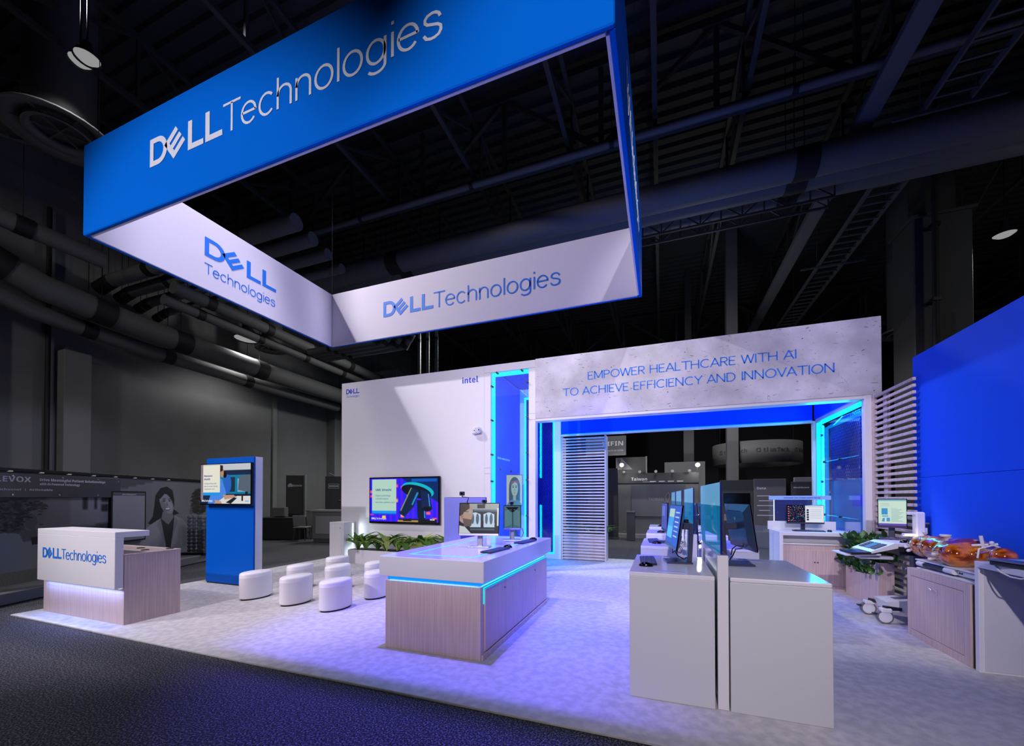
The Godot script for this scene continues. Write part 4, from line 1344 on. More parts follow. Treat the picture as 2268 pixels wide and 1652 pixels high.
func seating():
	# oval leatherette stools: a rounded cushion body over a recessed dark foot
	var h := 0.385
	var body := [Vector2(0, 0.018), Vector2(0.225, 0.018), Vector2(0.238, 0.022), Vector2(0.243, 0.04), Vector2(0.243, 0.31), Vector2(0.2445, 0.313), Vector2(0.243, 0.316), Vector2(0.243, 0.35), Vector2(0.237, 0.367), Vector2(0.22, 0.377), Vector2(0.0, h)]
	var p := thing("oval_stool", "", "stool")
	part(p, "cushion", lathe(body, 40, 0.62), M.leather)
	part(p, "foot", lathe([Vector2(0, 0), Vector2(0.222, 0), Vector2(0.222, 0.022), Vector2(0, 0.022)], 32, 0.6), M.black)
	part(p, "seam", tube([Vector3(0.215, 0.03, 0.0722), Vector3(0.215, 0.31, 0.0722), Vector3(0.2135, 0.355, 0.071)], 0.0022, 5), M.white_fabric)
	p.scale = Vector3(0.955, 1.0, 0.955)
	var spots := [
		[-5.52, -4.26, "white oval stool nearest the blue kiosk"],
		[-4.71, -4.23, "white oval stool in the middle of the front row"],
		[-3.99, -4.2, "front white oval stool nearest the island counter"],
		[-5.43, -4.95, "back white oval stool right of the kiosk"],
		[-5.52, -5.85, "white oval stool in front of the white cabinet"],
		[-4.83, -5.13, "white oval stool in the second row of the right group"],
		[-3.9, -4.92, "front white stool half hidden behind the island counter"],
		[-4.47, -5.61, "rear white stool half hidden behind the island counter"],
	]
	for i in spots.size():
		var a = spots[i]
		if i == 0:
			p.position = Vector3(a[0], 0.009, a[1])
			p.rotation.y = deg_to_rad(88)
			tag(p, a[2], "stool", "white oval stools")
		else:
			copy(p, Vector3(a[0], 0.009, a[1]), [88, 86, 84, 92, 85, 88, 90, 86][i], a[2], "white oval stools")

	# white cabinet, its light strip, the planters and the leafy plants before the white wall
	var c := thing("slim_cabinet", "slim white cabinet with a narrow door at the wall's left end", "cabinet", Vector3(-6.84, 0.009, -7.22))
	slab(c, "body", M.white, -0.21, 0.2, 0, 0.895, -0.37, 0, 0.003)
	slab(c, "door", M.white, -0.155, 0.13, 0.06, 0.82, 0, 0.006, 0.002)
	slab(c, "lock", M.charcoal, 0.09, 0.115, 0.765, 0.775, 0.006, 0.01, 0.001)
	slab(c, "lock", M.charcoal, 0.1, 0.112, 0.74, 0.75, 0.006, 0.01, 0.001)
	part(c, "led_strip", bx(0.02, 0.82, 0.03, 0.002), M.white_led, Vector3(0.212, 0.46, -0.27))
	strip_light(Vector3(-6.6, 0.46, -7.47), Vector3(1, 0, 0.15), Vector2(0.03, 0.82), 0.35, Color(0.85, 0.92, 1.0))
	var names := ["left", "middle", "right"]
	for i in 3:
		var x := -6.53 + 0.98 * i
		var pl := thing("low_planter", "low white planter box at the foot of the white wall, %s one" % names[i], "planter", Vector3(x, 0.009, -7.22), 0, "low white planters")
		slab(pl, "box", M.white, 0, 0.978, 0, 0.3, -0.36, 0, 0.003)
		slab(pl, "soil", M.soil, 0.02, 0.958, 0.296, 0.305, -0.34, -0.02, 0)
	var nth := ["first", "second", "third", "fourth", "fifth", "sixth", "seventh", "eighth", "ninth", "tenth", "eleventh"]
	for i in 11:
		leafy_plant("variegated leafy plant in the white planter, %s from the left" % nth[i], Vector3(-6.36 + 0.265 * i, 0.3, -7.36 + 0.06 * (i % 2)), 0.5 if i % 3 else 0.6, 17, "leafy plants before the white wall", 40 + i)

	# tall glossy lavender-blue back of a big screen on a stand
	var b := thing("rear_display", "tall glossy display turned away behind the island counter", "display", Vector3(-3.3, 0.009, -6.55), 8)
	part(b, "housing", bx(0.78, 0.98, 0.035, 0.006), plain(Color(0.6, 0.62, 0.96), 0.22, 0.45), Vector3(0, 0.96, 0))
	part(b, "front_glass", bx(0.79, 0.99, 0.02, 0.003), M.black_gloss, Vector3(0, 0.96, -0.028))
	part(b, "painted_reflection", bx(0.3, 0.42, 0.02, 0.004), plain(Color(0.35, 0.36, 0.8), 0.25, 0.7), Vector3(0.08, 0.68, 0.022))  # darker rectangle put in for a reflection on the glossy back
	part(b, "pole", bx(0.1, 0.6, 0.05, 0.004), M.silver, Vector3(0, 0.3, 0.0))
	part(b, "base", bx(0.7, 0.02, 0.45, 0.004), M.silver, Vector3(0, 0.01, 0.0))


# ------------------------------------------------------------------ monitors, keyboards, mice
func monitor(label: String, at: Vector3, turn: float, im: Image, size := Vector2(0.54, 0.33), lift := 0.17, dark := true, tilt := 4.0, energy := 0.85) -> Node3D:
	# the screen looks along +z of the thing
	var shell: Material = M.shell if dark else M.silver
	var back := 0.1 if dark else 0.05
	var m := thing("monitor", label, "monitor", at, turn)
	part(m, "base", bx(0.24, 0.014, 0.2, 0.005), shell, Vector3(0, 0.007, 0))
	part(m, "column", bx(0.06, lift + size.y * 0.55, 0.035, 0.006), shell, Vector3(0, (lift + size.y * 0.55) / 2, -back), Vector3(-3, 0, 0))
	part(m, "arm", bx(0.05, 0.05, back + 0.02, 0.005), shell, Vector3(0, lift + size.y * 0.5, -back / 2 - 0.01))
	var s := part(m, "housing", screen_shell(size), shell, Vector3(0, lift + size.y * 0.5, 0.02), Vector3(-tilt, 0, 0))
	part(s, "bezel", bx(size.x, size.y, 0.012, 0.003), M.black_gloss, Vector3(0, 0, 0.008))
	part(s, "chin", bx(size.x - 0.01, 0.022, 0.003, 0.001), shell, Vector3(0, -size.y / 2 + 0.013, 0.0145))
	part(s, "screen", face(size.x - 0.016, size.y - 0.036), screen_material(im, energy), Vector3(0, 0.009, 0.0146))
	part(s, "vent", bx(size.x * 0.5, 0.004, 0.004, 0), M.black, Vector3(0, size.y * 0.36, -0.0235))
	part(s, "badge", rod(0.016, 0.002, 14), M.silver, Vector3(0, size.y * 0.18, -0.0235), Vector3(90, 0, 0))
	return m


func screen_shell(size: Vector2) -> Mesh:
	# the back of a monitor: flat at the rim, swelling to a shallow box
	var st := begin()
	var a := size / 2
	var b := size * Vector2(0.36, 0.34)
	var lo := [Vector3(-a.x, -a.y, 0), Vector3(a.x, -a.y, 0), Vector3(a.x, a.y, 0), Vector3(-a.x, a.y, 0)]
	var hi := [Vector3(-b.x, -b.y, -0.024), Vector3(b.x, -b.y, -0.024), Vector3(b.x, b.y, -0.024), Vector3(-b.x, b.y, -0.024)]
	for i in 4:
		var j := (i + 1) % 4
		var lo2: Vector3 = lo[i] + Vector3(0, 0, 0.006)
		var lo3: Vector3 = lo[j] + Vector3(0, 0, 0.006)
		quad4(st, lo[i], lo[j], hi[j], hi[i], (lo[i] + lo[j]) + Vector3(0, 0, -0.3))
		quad4(st, lo[i], lo[j], lo3, lo2, lo[i] + lo[j])
	quad4(st, hi[0], hi[1], hi[2], hi[3], Vector3.FORWARD)
	return st.commit()


func keyboard(label: String, at: Vector3, turn: float) -> Node3D:
	var k := thing("keyboard", label, "keyboard", at, turn, "keyboards")
	part(k, "body", bx(0.43, 0.014, 0.125, 0.004), M.charcoal, Vector3(0, 0.008, 0), Vector3(3, 0, 0))
	var key := bx(0.0165, 0.006, 0.0165, 0.002)
	var st := begin()
	for r in 5:
		for c in 20:
			add_box(st, Vector3(-0.199 + 0.0208 * c, 0.0175 - 0.001 * r, -0.044 + 0.0215 * r), Vector3(0.017, 0.006, 0.0172), 0.0015)
	var o := part(k, "key_bed", st.commit(), plain(Color(0.27, 0.28, 0.33), 0.4))
	o.set_meta("kind", "stuff")
	return k


func mouse(label: String, at: Vector3, turn: float) -> Node3D:
	var k := thing("computer_mouse", label, "mouse", at, turn, "computer mice")
	var prof := []
	for i in 9:
		var a := PI / 2 * i / 8.0
		prof.append(Vector2(0.031 * cos(a), 0.004 + 0.031 * sin(a)))
	prof.push_front(Vector2(0.03, 0))
	prof.push_front(Vector2(0, 0))
	var b := part(k, "shell", lathe(prof, 20, 1.75), M.black_gloss)
	part(b, "wheel", rod(0.006, 0.006, 10), M.grey_plastic, Vector3(0, 0.033, 0.022), Vector3(0, 0, 90))
	return k


func webcam(label: String, at: Vector3, turn: float, arm := false):
	var k := thing("webcam", label, "webcam", at, turn, "webcams")
	if arm:
		part(k, "bracket", tube([Vector3(0, 0, 0), Vector3(0.02, 0.07, 0), Vector3(-0.05, 0.075, 0), Vector3(-0.055, 0.1, 0)], 0.007, 7), M.black)
		part(k, "head", bx(0.055, 0.045, 0.04, 0.006), M.black, Vector3(-0.055, 0.115, 0))
		part(k, "lens", rod(0.012, 0.006, 14), M.black_gloss, Vector3(-0.055, 0.115, 0.022), Vector3(90, 0, 0))
	else:
		part(k, "clip", bx(0.03, 0.02, 0.045, 0.003), M.black, Vector3(0, 0.008, -0.01))
		part(k, "head", bx(0.055, 0.034, 0.03, 0.008), M.black, Vector3(0, 0.03, 0))
		part(k, "lens", rod(0.012, 0.006, 14), M.black_gloss, Vector3(0, 0.03, 0.017), Vector3(90, 0, 0))


func xray_picture(man: bool) -> Image:
	var im := canvas(256, 160, Color(0.05, 0.06, 0.08))
	if man:
		fill_box(im, 0, 0, 1, 0.3, Color(0.62, 0.66, 0.64))
		fill_box(im, 0.45, 0.02, 0.65, 0.16, Color(0.06, 0.05, 0.06))
		fill_box(im, 0.34, 0.2, 0.98, 0.95, Color(0.03, 0.04, 0.06))
		fill_box(im, 0.36, 0.2, 0.96, 0.27, Color(0.3, 0.42, 0.5))
		fill_box(im, 0.28, 0.84, 0.9, 0.9, Color(0.25, 0.36, 0.44))
		fill_box(im, 0.96, 0.15, 1, 0.75, Color(0.85, 0.9, 0.9))
		for x in [0.4, 0.75]:
			fill_poly(im, [Vector2(x - 0.14, 0.36), Vector2(x - 0.03, 0.3), Vector2(x + 0.03, 0.3), Vector2(x + 0.14, 0.36), Vector2(x + 0.15, 0.8), Vector2(x - 0.13, 0.8)], Color(0.78, 0.88, 0.95))
			fill_oval(im, x - 0.06, 0.52, 0.035, 0.17, Color(0.28, 0.4, 0.5))
			fill_oval(im, x + 0.06, 0.52, 0.04, 0.18, Color(0.28, 0.4, 0.5))
		fill_oval(im, 0.14, 0.32, 0.2, 0.36, Color(0.72, 0.6, 0.53))
		fill_poly(im, [Vector2(0, 0), Vector2(0.24, 0), Vector2(0.25, 0.16), Vector2(0.1, 0.3), Vector2(0.06, 0.46), Vector2(0, 0.4)], Color(0.22, 0.18, 0.16))
		fill_poly(im, [Vector2(0.08, 0.5), Vector2(0.34, 0.55), Vector2(0.3, 0.76), Vector2(0.12, 0.78)], Color(0.4, 0.33, 0.3))
		fill_oval(im, 0.06, 0.45, 0.03, 0.08, Color(0.66, 0.5, 0.44))
		fill_poly(im, [Vector2(0, 0.74), Vector2(0.14, 0.78), Vector2(0.3, 1), Vector2(0, 1)], Color(0.82, 0.85, 0.85))
		fill_box(im, 0.1, 0.27, 0.3, 0.285, Color(0.08, 0.08, 0.1))
		fill_oval(im, 0.27, 0.29, 0.04, 0.05, Color(0.6, 0.7, 0.74))
	else:
		fill_box(im, 0, 0, 1, 1, Color(0.28, 0.45, 0.5))
		fill_poly(im, [Vector2(0.1, 0.05), Vector2(0.9, 0.05), Vector2(0.6, 0.28), Vector2(0.4, 0.28)], Color(0.02, 0.04, 0.06))
		for i in 12:
			var y := 0.25 + i * 0.06
			fill_poly(im, [Vector2(0.05, y), Vector2(0.46, y - 0.1), Vector2(0.46, y - 0.085), Vector2(0.05, y + 0.02)], Color(0.5, 0.66, 0.7))
			fill_poly(im, [Vector2(0.95, y), Vector2(0.58, y - 0.1), Vector2(0.58, y - 0.085), Vector2(0.95, y + 0.02)], Color(0.5, 0.66, 0.7))
		fill_box(im, 0.5, 0.1, 0.53, 1, Color(0.02, 0.03, 0.05))
	soften(im, 1.7)
	return im


func desk_picture(kind: int) -> Image:
	var im := canvas(256, 150, Color(0.06, 0.1, 0.5))
	match kind:
		0:
			fill_box(im, 0, 0, 1, 1, Color(0.08, 0.1, 0.62))
			fill_box(im, 0.06, 0.08, 0.5, 0.3, Color(0.75, 0.85, 0.6))
			fill_box(im, 0.06, 0.3, 0.5, 0.55, Color(0.2, 0.6, 0.85))
			fill_box(im, 0.06, 0.55, 0.5, 0.85, Color(0.35, 0.75, 0.9))
			for i in 6:
				fill_box(im, 0.6, 0.15 + i * 0.12, 0.9, 0.18 + i * 0.12, Color(0.8, 0.85, 1.0))
		1:
			fill_box(im, 0, 0, 1, 1, Color(0.01, 0.05, 0.16))
			var r := RandomNumberGenerator.new()
			r.seed = 3
			for i in 190:
				var x := 0.02 + r.randf() * 0.47
				var y := r.randf() * 0.94
				fill_box(im, x, y, x + r.randf_range(0.006, 0.022), y + r.randf_range(0.01, 0.03), [Color(0.1, 0.6, 0.9), Color(0.95, 0.4, 0.15), Color(0.2, 0.8, 1.0), Color(1.0, 0.6, 0.25), Color(0.0, 0.2, 0.45)][r.randi() % 5])
			fill_box(im, 0.02, 0, 0.06, 0.95, Color(0.03, 0.02, 0.1))
			for i in 7:
				fill_oval(im, 0.04, 0.07 + i * 0.14, 0.02, 0.03, Color(0.95, 0.5, 0.35))
			fill_box(im, 0.5, 0, 1, 1, Color(0.9, 0.92, 0.97))
			fill_box(im, 0.53, 0.06, 0.95, 0.09, Color(0.6, 0.64, 0.72))
			for i in 5:
				fill_box(im, 0.54, 0.22 + i * 0.14, 0.6, 0.33 + i * 0.14, Color(0.15, 0.17, 0.25))
				fill_box(im, 0.63, 0.25 + i * 0.12, 0.94, 0.27 + i * 0.12, Color(0.62, 0.66, 0.74))
		2:
			fill_box(im, 0, 0, 1, 1, Color(0.82, 0.92, 0.86))
			fill_box(im, 0, 0, 1, 0.06, Color(0.45, 0.72, 0.8))
			fill_box(im, 0, 0.92, 1, 1, Color(0.42, 0.3, 0.75))
			fill_box(im, 0.12, 0.34, 0.34, 0.58, Color(0.2, 0.6, 0.82))
			fill_box(im, 0.14, 0.62, 0.36, 0.66, Color(0.3, 0.66, 0.85))
			fill_poly(im, [Vector2(0.16, 0.72), Vector2(0.24, 0.7), Vector2(0.22, 0.86), Vector2(0.12, 0.84)], Color(0.3, 0.62, 0.85))
			fill_box(im, 0.3, 0.7, 0.42, 0.84, Color(0.3, 0.62, 0.85))
			for i in 10:
				fill_box(im, 0.47, 0.34 + i * 0.053, 0.7 + 0.02 * (i * 7 % 11), 0.352 + i * 0.053, Color(0.45, 0.62, 0.7))
			for i in 3:
				fill_box(im, 0.08, 0.14 + i * 0.05, 0.4, 0.155 + i * 0.05, Color(0.6, 0.76, 0.76))
		3:
			fill_box(im, 0, 0, 1, 1, Color(0.3, 0.32, 0.75))
			fill_box(im, 0.05, 0.1, 0.6, 0.5, Color(0.45, 0.5, 0.9))
	return im


# ------------------------------------------------------------------ the island counter
func island():
	var t := thing("island_counter", "island counter with thick white top and pale wood doors", "counter", Vector3(-1.45, 0, -3.24))
	slab(t, "wood_body", M.wood, -1.06, -0.05, 0.009, 0.66, -2.22, -0.045, 0.003)
	slab(t, "recess", M.white, -1.03, -0.08, 0.66, 0.705, -2.19, -0.075, 0.002)
	slab(t, "top", M.white_gloss, -1.1, 0, 0.705, 0.895, -2.3, 0, 0.004)
	slab(t, "led_strip", M.blue_led, -1.05, -0.06, 0.668, 0.7, -0.074, -0.066, 0.001)
	slab(t, "led_strip", M.blue_led, -0.079, -0.071, 0.668, 0.7, -2.19, -0.075, 0.001)
	slab(t, "plinth", M.wood_light, -1.04, -0.03, 0.009, 0.06, -2.2, -0.06, 0.002)
	var dw := 0.52
	for i in 4:
		var z1 := -0.12 - i * dw
		var d := slab(t, "door", M.wood, -0.05, -0.035, 0.075, 0.63, z1 - dw + 0.006, z1, 0.002)
		if i % 2 == 0:
			part(d, "lock", rod(0.008, 0.008, 12), M.dark_metal, Vector3(0.01, 0.2, -dw / 2 + 0.04), Vector3(0, 0, 90))
	slab(t, "door_led", M.cyan_led, -0.049, -0.043, 0.638, 0.646, -2.2, -0.11, 0)
	slab(t, "door_led", M.cyan_led, -0.049, -0.043, 0.5, 0.646, -0.112, -0.104, 0)
	for s in [[-0.9, -0.18, -0.215, -0.2], [-0.885, -0.87, -2.1, -0.2], [-0.195, -0.18, -2.1, -0.2], [-0.9, -0.18, -2.115, -2.1]]:
		slab(t, "inlaid_led", M.cyan_led, s[0], s[1], 0.8945, 0.8965, s[2], s[3], 0)
	strip_light(Vector3(-2.0, 0.684, -3.3), Vector3(0, -0.7, 0.7), Vector2(0.95, 0.03), 0.55, Color(0.15, 0.45, 1.0))
	strip_light(Vector3(-1.51, 0.684, -4.37), Vector3(0.7, -0.7, 0), Vector2(2.1, 0.03), 1.1, Color(0.1, 0.4, 1.0))
	var top := 0.895
	monitor("monitor with a bearded man and chest x-rays on the island", Vector3(-1.93, top, -4.2), 14, xray_picture(true), Vector2(0.46, 0.37), 0.13, false, 8, 0.8)
	webcam("webcam on a bent bracket above the island monitor", Vector3(-2.06, top + 0.49, -4.14), 14, true)
	webcam("small webcam clipped on the x-ray monitor's top edge", Vector3(-1.87, top + 0.49, -4.2), 14)
	keyboard("dark keyboard in front of the x-ray monitor on the island", Vector3(-1.63, top, -3.95), 84)
	mouse("dark mouse beside the nearer island keyboard", Vector3(-1.615, top, -4.27), 84)
	monitor("narrow monitor with a rib x-ray at the island's far end", Vector3(-1.83, top, -5.0), 24, xray_picture(false), Vector2(0.23, 0.32), 0.14, false, 3, 0.8)
	webcam("wide webcam on top of the rib x-ray monitor", Vector3(-1.83, top + 0.46, -4.98), 24)
	keyboard("dark keyboard at the island's far end", Vector3(-1.6, top, -4.86), 84)
	mouse("dark mouse at the island's far end", Vector3(-1.6, top, -5.18), 84)
	var cb := solo("cable", "thin black cable hanging under the rib x-ray monitor", "cable", tube([Vector3(-1.8, 1.06, -5.02), Vector3(-1.76, 0.97, -5.0), Vector3(-1.7, 0.94, -5.0), Vector3(-1.68, 1.0, -5.02), Vector3(-1.7, 1.06, -5.02)], 0.004, 6), M.black)
	cb.set_meta("group", "loose cables")


# ------------------------------------------------------------------ the rows of double counters
func pods():
	var rows := [
		# z front, depth, spine x, half spine, words for the label
		[-3.11, 0.97, 0.387, 0.034, "nearest row"],
		[-4.83, 0.93, 0.325, 0.03, "second row"],
		[-6.55, 0.8, 0.275, 0.03, "third row"],
		[-8.05, 0.75, 0.23, 0.03, "farthest row"],
	]
	var h := 0.912
	for i in 4:
		var a = rows[i]
		var z: float = a[0]
		var d: float = a[1]
		var sx: float = a[2]
		var hs: float = a[3]
		var y0 := 0.009
		var lw: float = sx - hs - 0.018 + 0.226
		var l := thing("white_counter", "white counter left of the divider in the %s" % a[4], "counter", Vector3(-0.226, y0, z), 0, "white double counters")
		slab(l, "body", M.grey_laminate, 0, lw, 0, h - 0.04, -d, -0.001, 0.003)
		slab(l, "top", M.white_gloss, 0, lw, h - 0.04, h - y0, -d, 0, 0.003)
		slab(l, "cable_flap", M.silver, lw * 0.42, lw * 0.72, h - y0 - 0.001, h - y0 + 0.003, -d + 0.06, -d + 0.11, 0.001)
		var rx := sx + hs + 0.008
		var r := thing("white_counter", "white counter right of the divider in the %s" % a[4], "counter", Vector3(rx, y0, z), 0, "white double counters")
		slab(r, "body", M.grey_laminate, 0, 0.57, 0, h - 0.04, -d - 0.05, -0.001, 0.003)
		slab(r, "top", M.white_gloss, 0, 0.57, h - 0.04, h - y0, -d - 0.05, 0, 0.01)
		slab(r, "cable_flap", M.silver, 0.12, 0.36, h - y0 - 0.001, h - y0 + 0.003, -d + 0.06, -d + 0.11, 0.001)
		var s := thing("divider_spine", "white upright divider between the two counters, %s" % a[4], "divider", Vector3(sx, y0, z - 0.012), 0, "white dividers")
		slab(s, "end_post", M.white, -hs, hs, 0, 1.045, -0.05, 0, 0.003)
		slab(s, "web", M.white, -hs * 0.5, hs * 0.5, 0, 0.95, -d, -0.05, 0.002)
		slab(s, "acrylic_rail", M.acrylic, -hs, -hs + 0.006, 0.86, 1.045, -d - 0.25, -0.05, 0)
		slab(s, "acrylic_rail", M.acrylic, -hs, hs, 1.038, 1.044, -d - 0.25, -0.05, 0)
		slab(s, "led_strip", M.white_led, -hs * 0.8, -hs * 0.55, 0.92, 0.93, -d, -0.06, 0)  # added glow for the acrylic end's bright reflection, no real LED
		var g := thing("glow_glass_panel", "tall tinted glass panel with added glow standing on the divider, %s" % a[4], "glass panel", Vector3(sx + 0.004, 1.045 + y0, z - 0.13), 2.2, "tinted glass panels")
		slab(g, "pane", M.glow_tint, -0.004, 0.004, 0, 0.51, -1.06, 0, 0)  # pane emission is added brightness, the panel holds no lamp
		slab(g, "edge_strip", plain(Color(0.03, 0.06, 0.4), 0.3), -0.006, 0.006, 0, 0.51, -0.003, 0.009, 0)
		slab(g, "printed_band", M.pale_glow_tint, -0.0055, 0.0055, 0.34, 0.508, -1.05, -0.01, 0)
	# machines on the counters
	monitor("black all-in-one computer facing left in the nearest row", Vector3(0.12, h, -3.72), -82, desk_picture(0), Vector2(0.56, 0.36), 0.12, true, 8, 0.75)
	monitor("black curved monitor facing right in the nearest row", Vector3(0.565, h, -3.76), 99, desk_picture(3), Vector2(0.58, 0.36), 0.13, true, 8, 0.7)
	monitor("monitor facing left in the second row", Vector3(0.06, h, -5.3), -84, desk_picture(3), Vector2(0.54, 0.34), 0.14, true, 2, 0.7)
	monitor("monitor facing right in the second row", Vector3(0.48, h, -5.4), 100, desk_picture(3), Vector2(0.54, 0.34), 0.14, true, 8, 0.7)
	monitor("monitor facing left in the third row", Vector3(0.08, h, -6.95), -84, desk_picture(3), Vector2(0.52, 0.32), 0.14, true, 2, 0.7)
	monitor("monitor facing right in the third row", Vector3(0.44, h, -6.95), 98, desk_picture(3), Vector2(0.52, 0.32), 0.14, true, 6, 0.7)
	keyboard("pale-lit keyboard on the nearest left counter", Vector3(-0.115, h, -3.66), -86)
	mouse("black mouse at the front of the nearest left counter", Vector3(-0.12, h, -3.4), 90)
	mouse("black mouse on the left counter of the second row", Vector3(-0.06, h, -5.12), 90)
	keyboard("keyboard on the left counter of the second row", Vector3(-0.1, h, -5.4), -86)
	mouse("black mouse on the left counter of the third row", Vector3(-0.02, h, -6.75), 90)
	mouse("black mouse on the left counter of the farthest row", Vector3(-0.02, h, -8.25), 90)
	solo("data_card", "small white card lying at the front of the nearest left counter", "card", bx(0.2, 0.002, 0.05, 0), plain(Color(0.7, 0.72, 0.85), 0.3), Vector3(0.05, h + 0.001, -3.2))
	webcam("round conference camera behind the nearest left computer", Vector3(0.2, h + 0.3, -4.0), -60)
	var n := 0
	for c in [
		["black cable looping behind the nearest left computer", [Vector3(0.1, 1.12, -3.7), Vector3(0.1, 1.02, -3.68), Vector3(0.12, 0.97, -3.68), Vector3(0.17, 0.94, -3.7), Vector3(0.19, 0.95, -3.74)]],
		["thick black cable under the curved monitor", [Vector3(0.62, 1.06, -3.72), Vector3(0.56, 1.07, -3.72), Vector3(0.53, 1.04, -3.72), Vector3(0.52, 0.99, -3.72)]],
		["thin second cable under the curved monitor", [Vector3(0.6, 1.05, -3.7), Vector3(0.55, 1.04, -3.7), Vector3(0.53, 0.99, -3.7), Vector3(0.51, 0.95, -3.72)]],
	]:
		solo("cable", c[0], "cable", tube(c[1], 0.005, 6), M.black, Vector3.ZERO, Vector3.ZERO, "loose cables")
	for k in 9:
		var r2 := RandomNumberGenerator.new()
		r2.seed = 90 + k
		var pts := []
		for q in 7:
			pts.append(Vector3(0.13 + r2.randf_range(-0.05, 0.06), 1.25 - q * 0.05, -4.0 + r2.randf_range(-0.03, 0.03)))
		solo("cable", "thin cable of the tangle behind the nearest left computer", "cable", tube(pts, 0.003, 5), M.black, Vector3.ZERO, Vector3.ZERO, "tangle of thin cables")


# ------------------------------------------------------------------ the counter at the back right
func back_counter():
	var t := thing("demo_counter", "white and wood demo counter in front of the cyan lights", "counter", Vector3(1.76, 0.009, -7.7))
	slab(t, "top", M.white, 0, 1.0, 0.845, 0.9, -0.62, 0.05, 0.003)
	slab(t, "side_panel", M.white, 0, 0.05, 0, 0.845, -0.62, 0.05, 0.003)
	slab(t, "back_board", M.white, 0.05, 0.95, 0.72, 0.845, -0.2, -0.15, 0.003)
	slab(t, "cabinet", M.wood, 0.05, 0.95, 0, 0.7, -0.55, 0, 0.003)
	slab(t, "ledge", M.white, 0.05, 0.95, 0.7, 0.72, -0.56, 0.01, 0.002)
	for i in 2:
		var d := slab(t, "door", M.wood, 0.1 + 0.4 * i, 0.496 + 0.4 * i, 0.08, 0.62, 0, 0.008, 0.002)
		part(d, "lock", rod(0.009, 0.008, 12), M.charcoal, Vector3(-0.18 if i else 0.18, 0.08, 0.006), Vector3(90, 0, 0))
	slab(t, "backsplash", M.white, -0.04, 0.93, 0.9, 1.045, -0.55, -0.52, 0.003)
	slab(t, "acrylic_side", M.acrylic, -0.3, -0.02, 0, 0.975, -0.3, -0.29, 0)
	slab(t, "acrylic_side", M.acrylic, -0.3, -0.29, 0, 0.975, -0.58, -0.3, 0)
	slab(t, "acrylic_shelf", M.acrylic, -0.29, -0.02, 0.86, 0.868, -0.58, -0.3, 0)
	slab(t, "acrylic_shelf", M.acrylic, -0.29, -0.02, 0.3, 0.308, -0.58, -0.3, 0)
	var g := thing("glass_sign", "clear glass board with a pale blue lettered top band", "glass board", Vector3(1.76, 0.909, -8.24))
	slab(g, "pane", M.acrylic, -0.02, 0.9, 0.145, 0.58, -0.008, 0, 0)
	slab(g, "band", plain(Color(0.62, 0.78, 0.95), 0.3), -0.02, 0.87, 0.51, 0.58, 0.001, 0.006, 0)
	part(g, "lettering", words("SOLVING THE COMPLEXITY OF AI", 0.024, 0.52, 0.2, 0.002), M.ink_royal, Vector3(0.2, 0.533, 0.006))
	slab(g, "frame_edge", M.white_led, 0.05, 0.062, 0.145, 0.51, 0, 0.008, 0)
	slab(g, "backing", plain(Color(0.02, 0.05, 0.38), 0.15), 0.065, 0.55, 0.145, 0.505, -0.03, -0.012, 0)
	monitor("wide monitor with server racks and a white page, back right", Vector3(2.2, 0.909, -8.02), 0, desk_picture(1), Vector2(0.52, 0.31), 0.115, true, 2, 0.9)
	keyboard("black keyboard in front of the back right monitor", Vector3(2.22, 0.909, -7.9), 0)
	mouse("black mouse beside the back right keyboard", Vector3(2.5, 0.909, -7.9), 180)


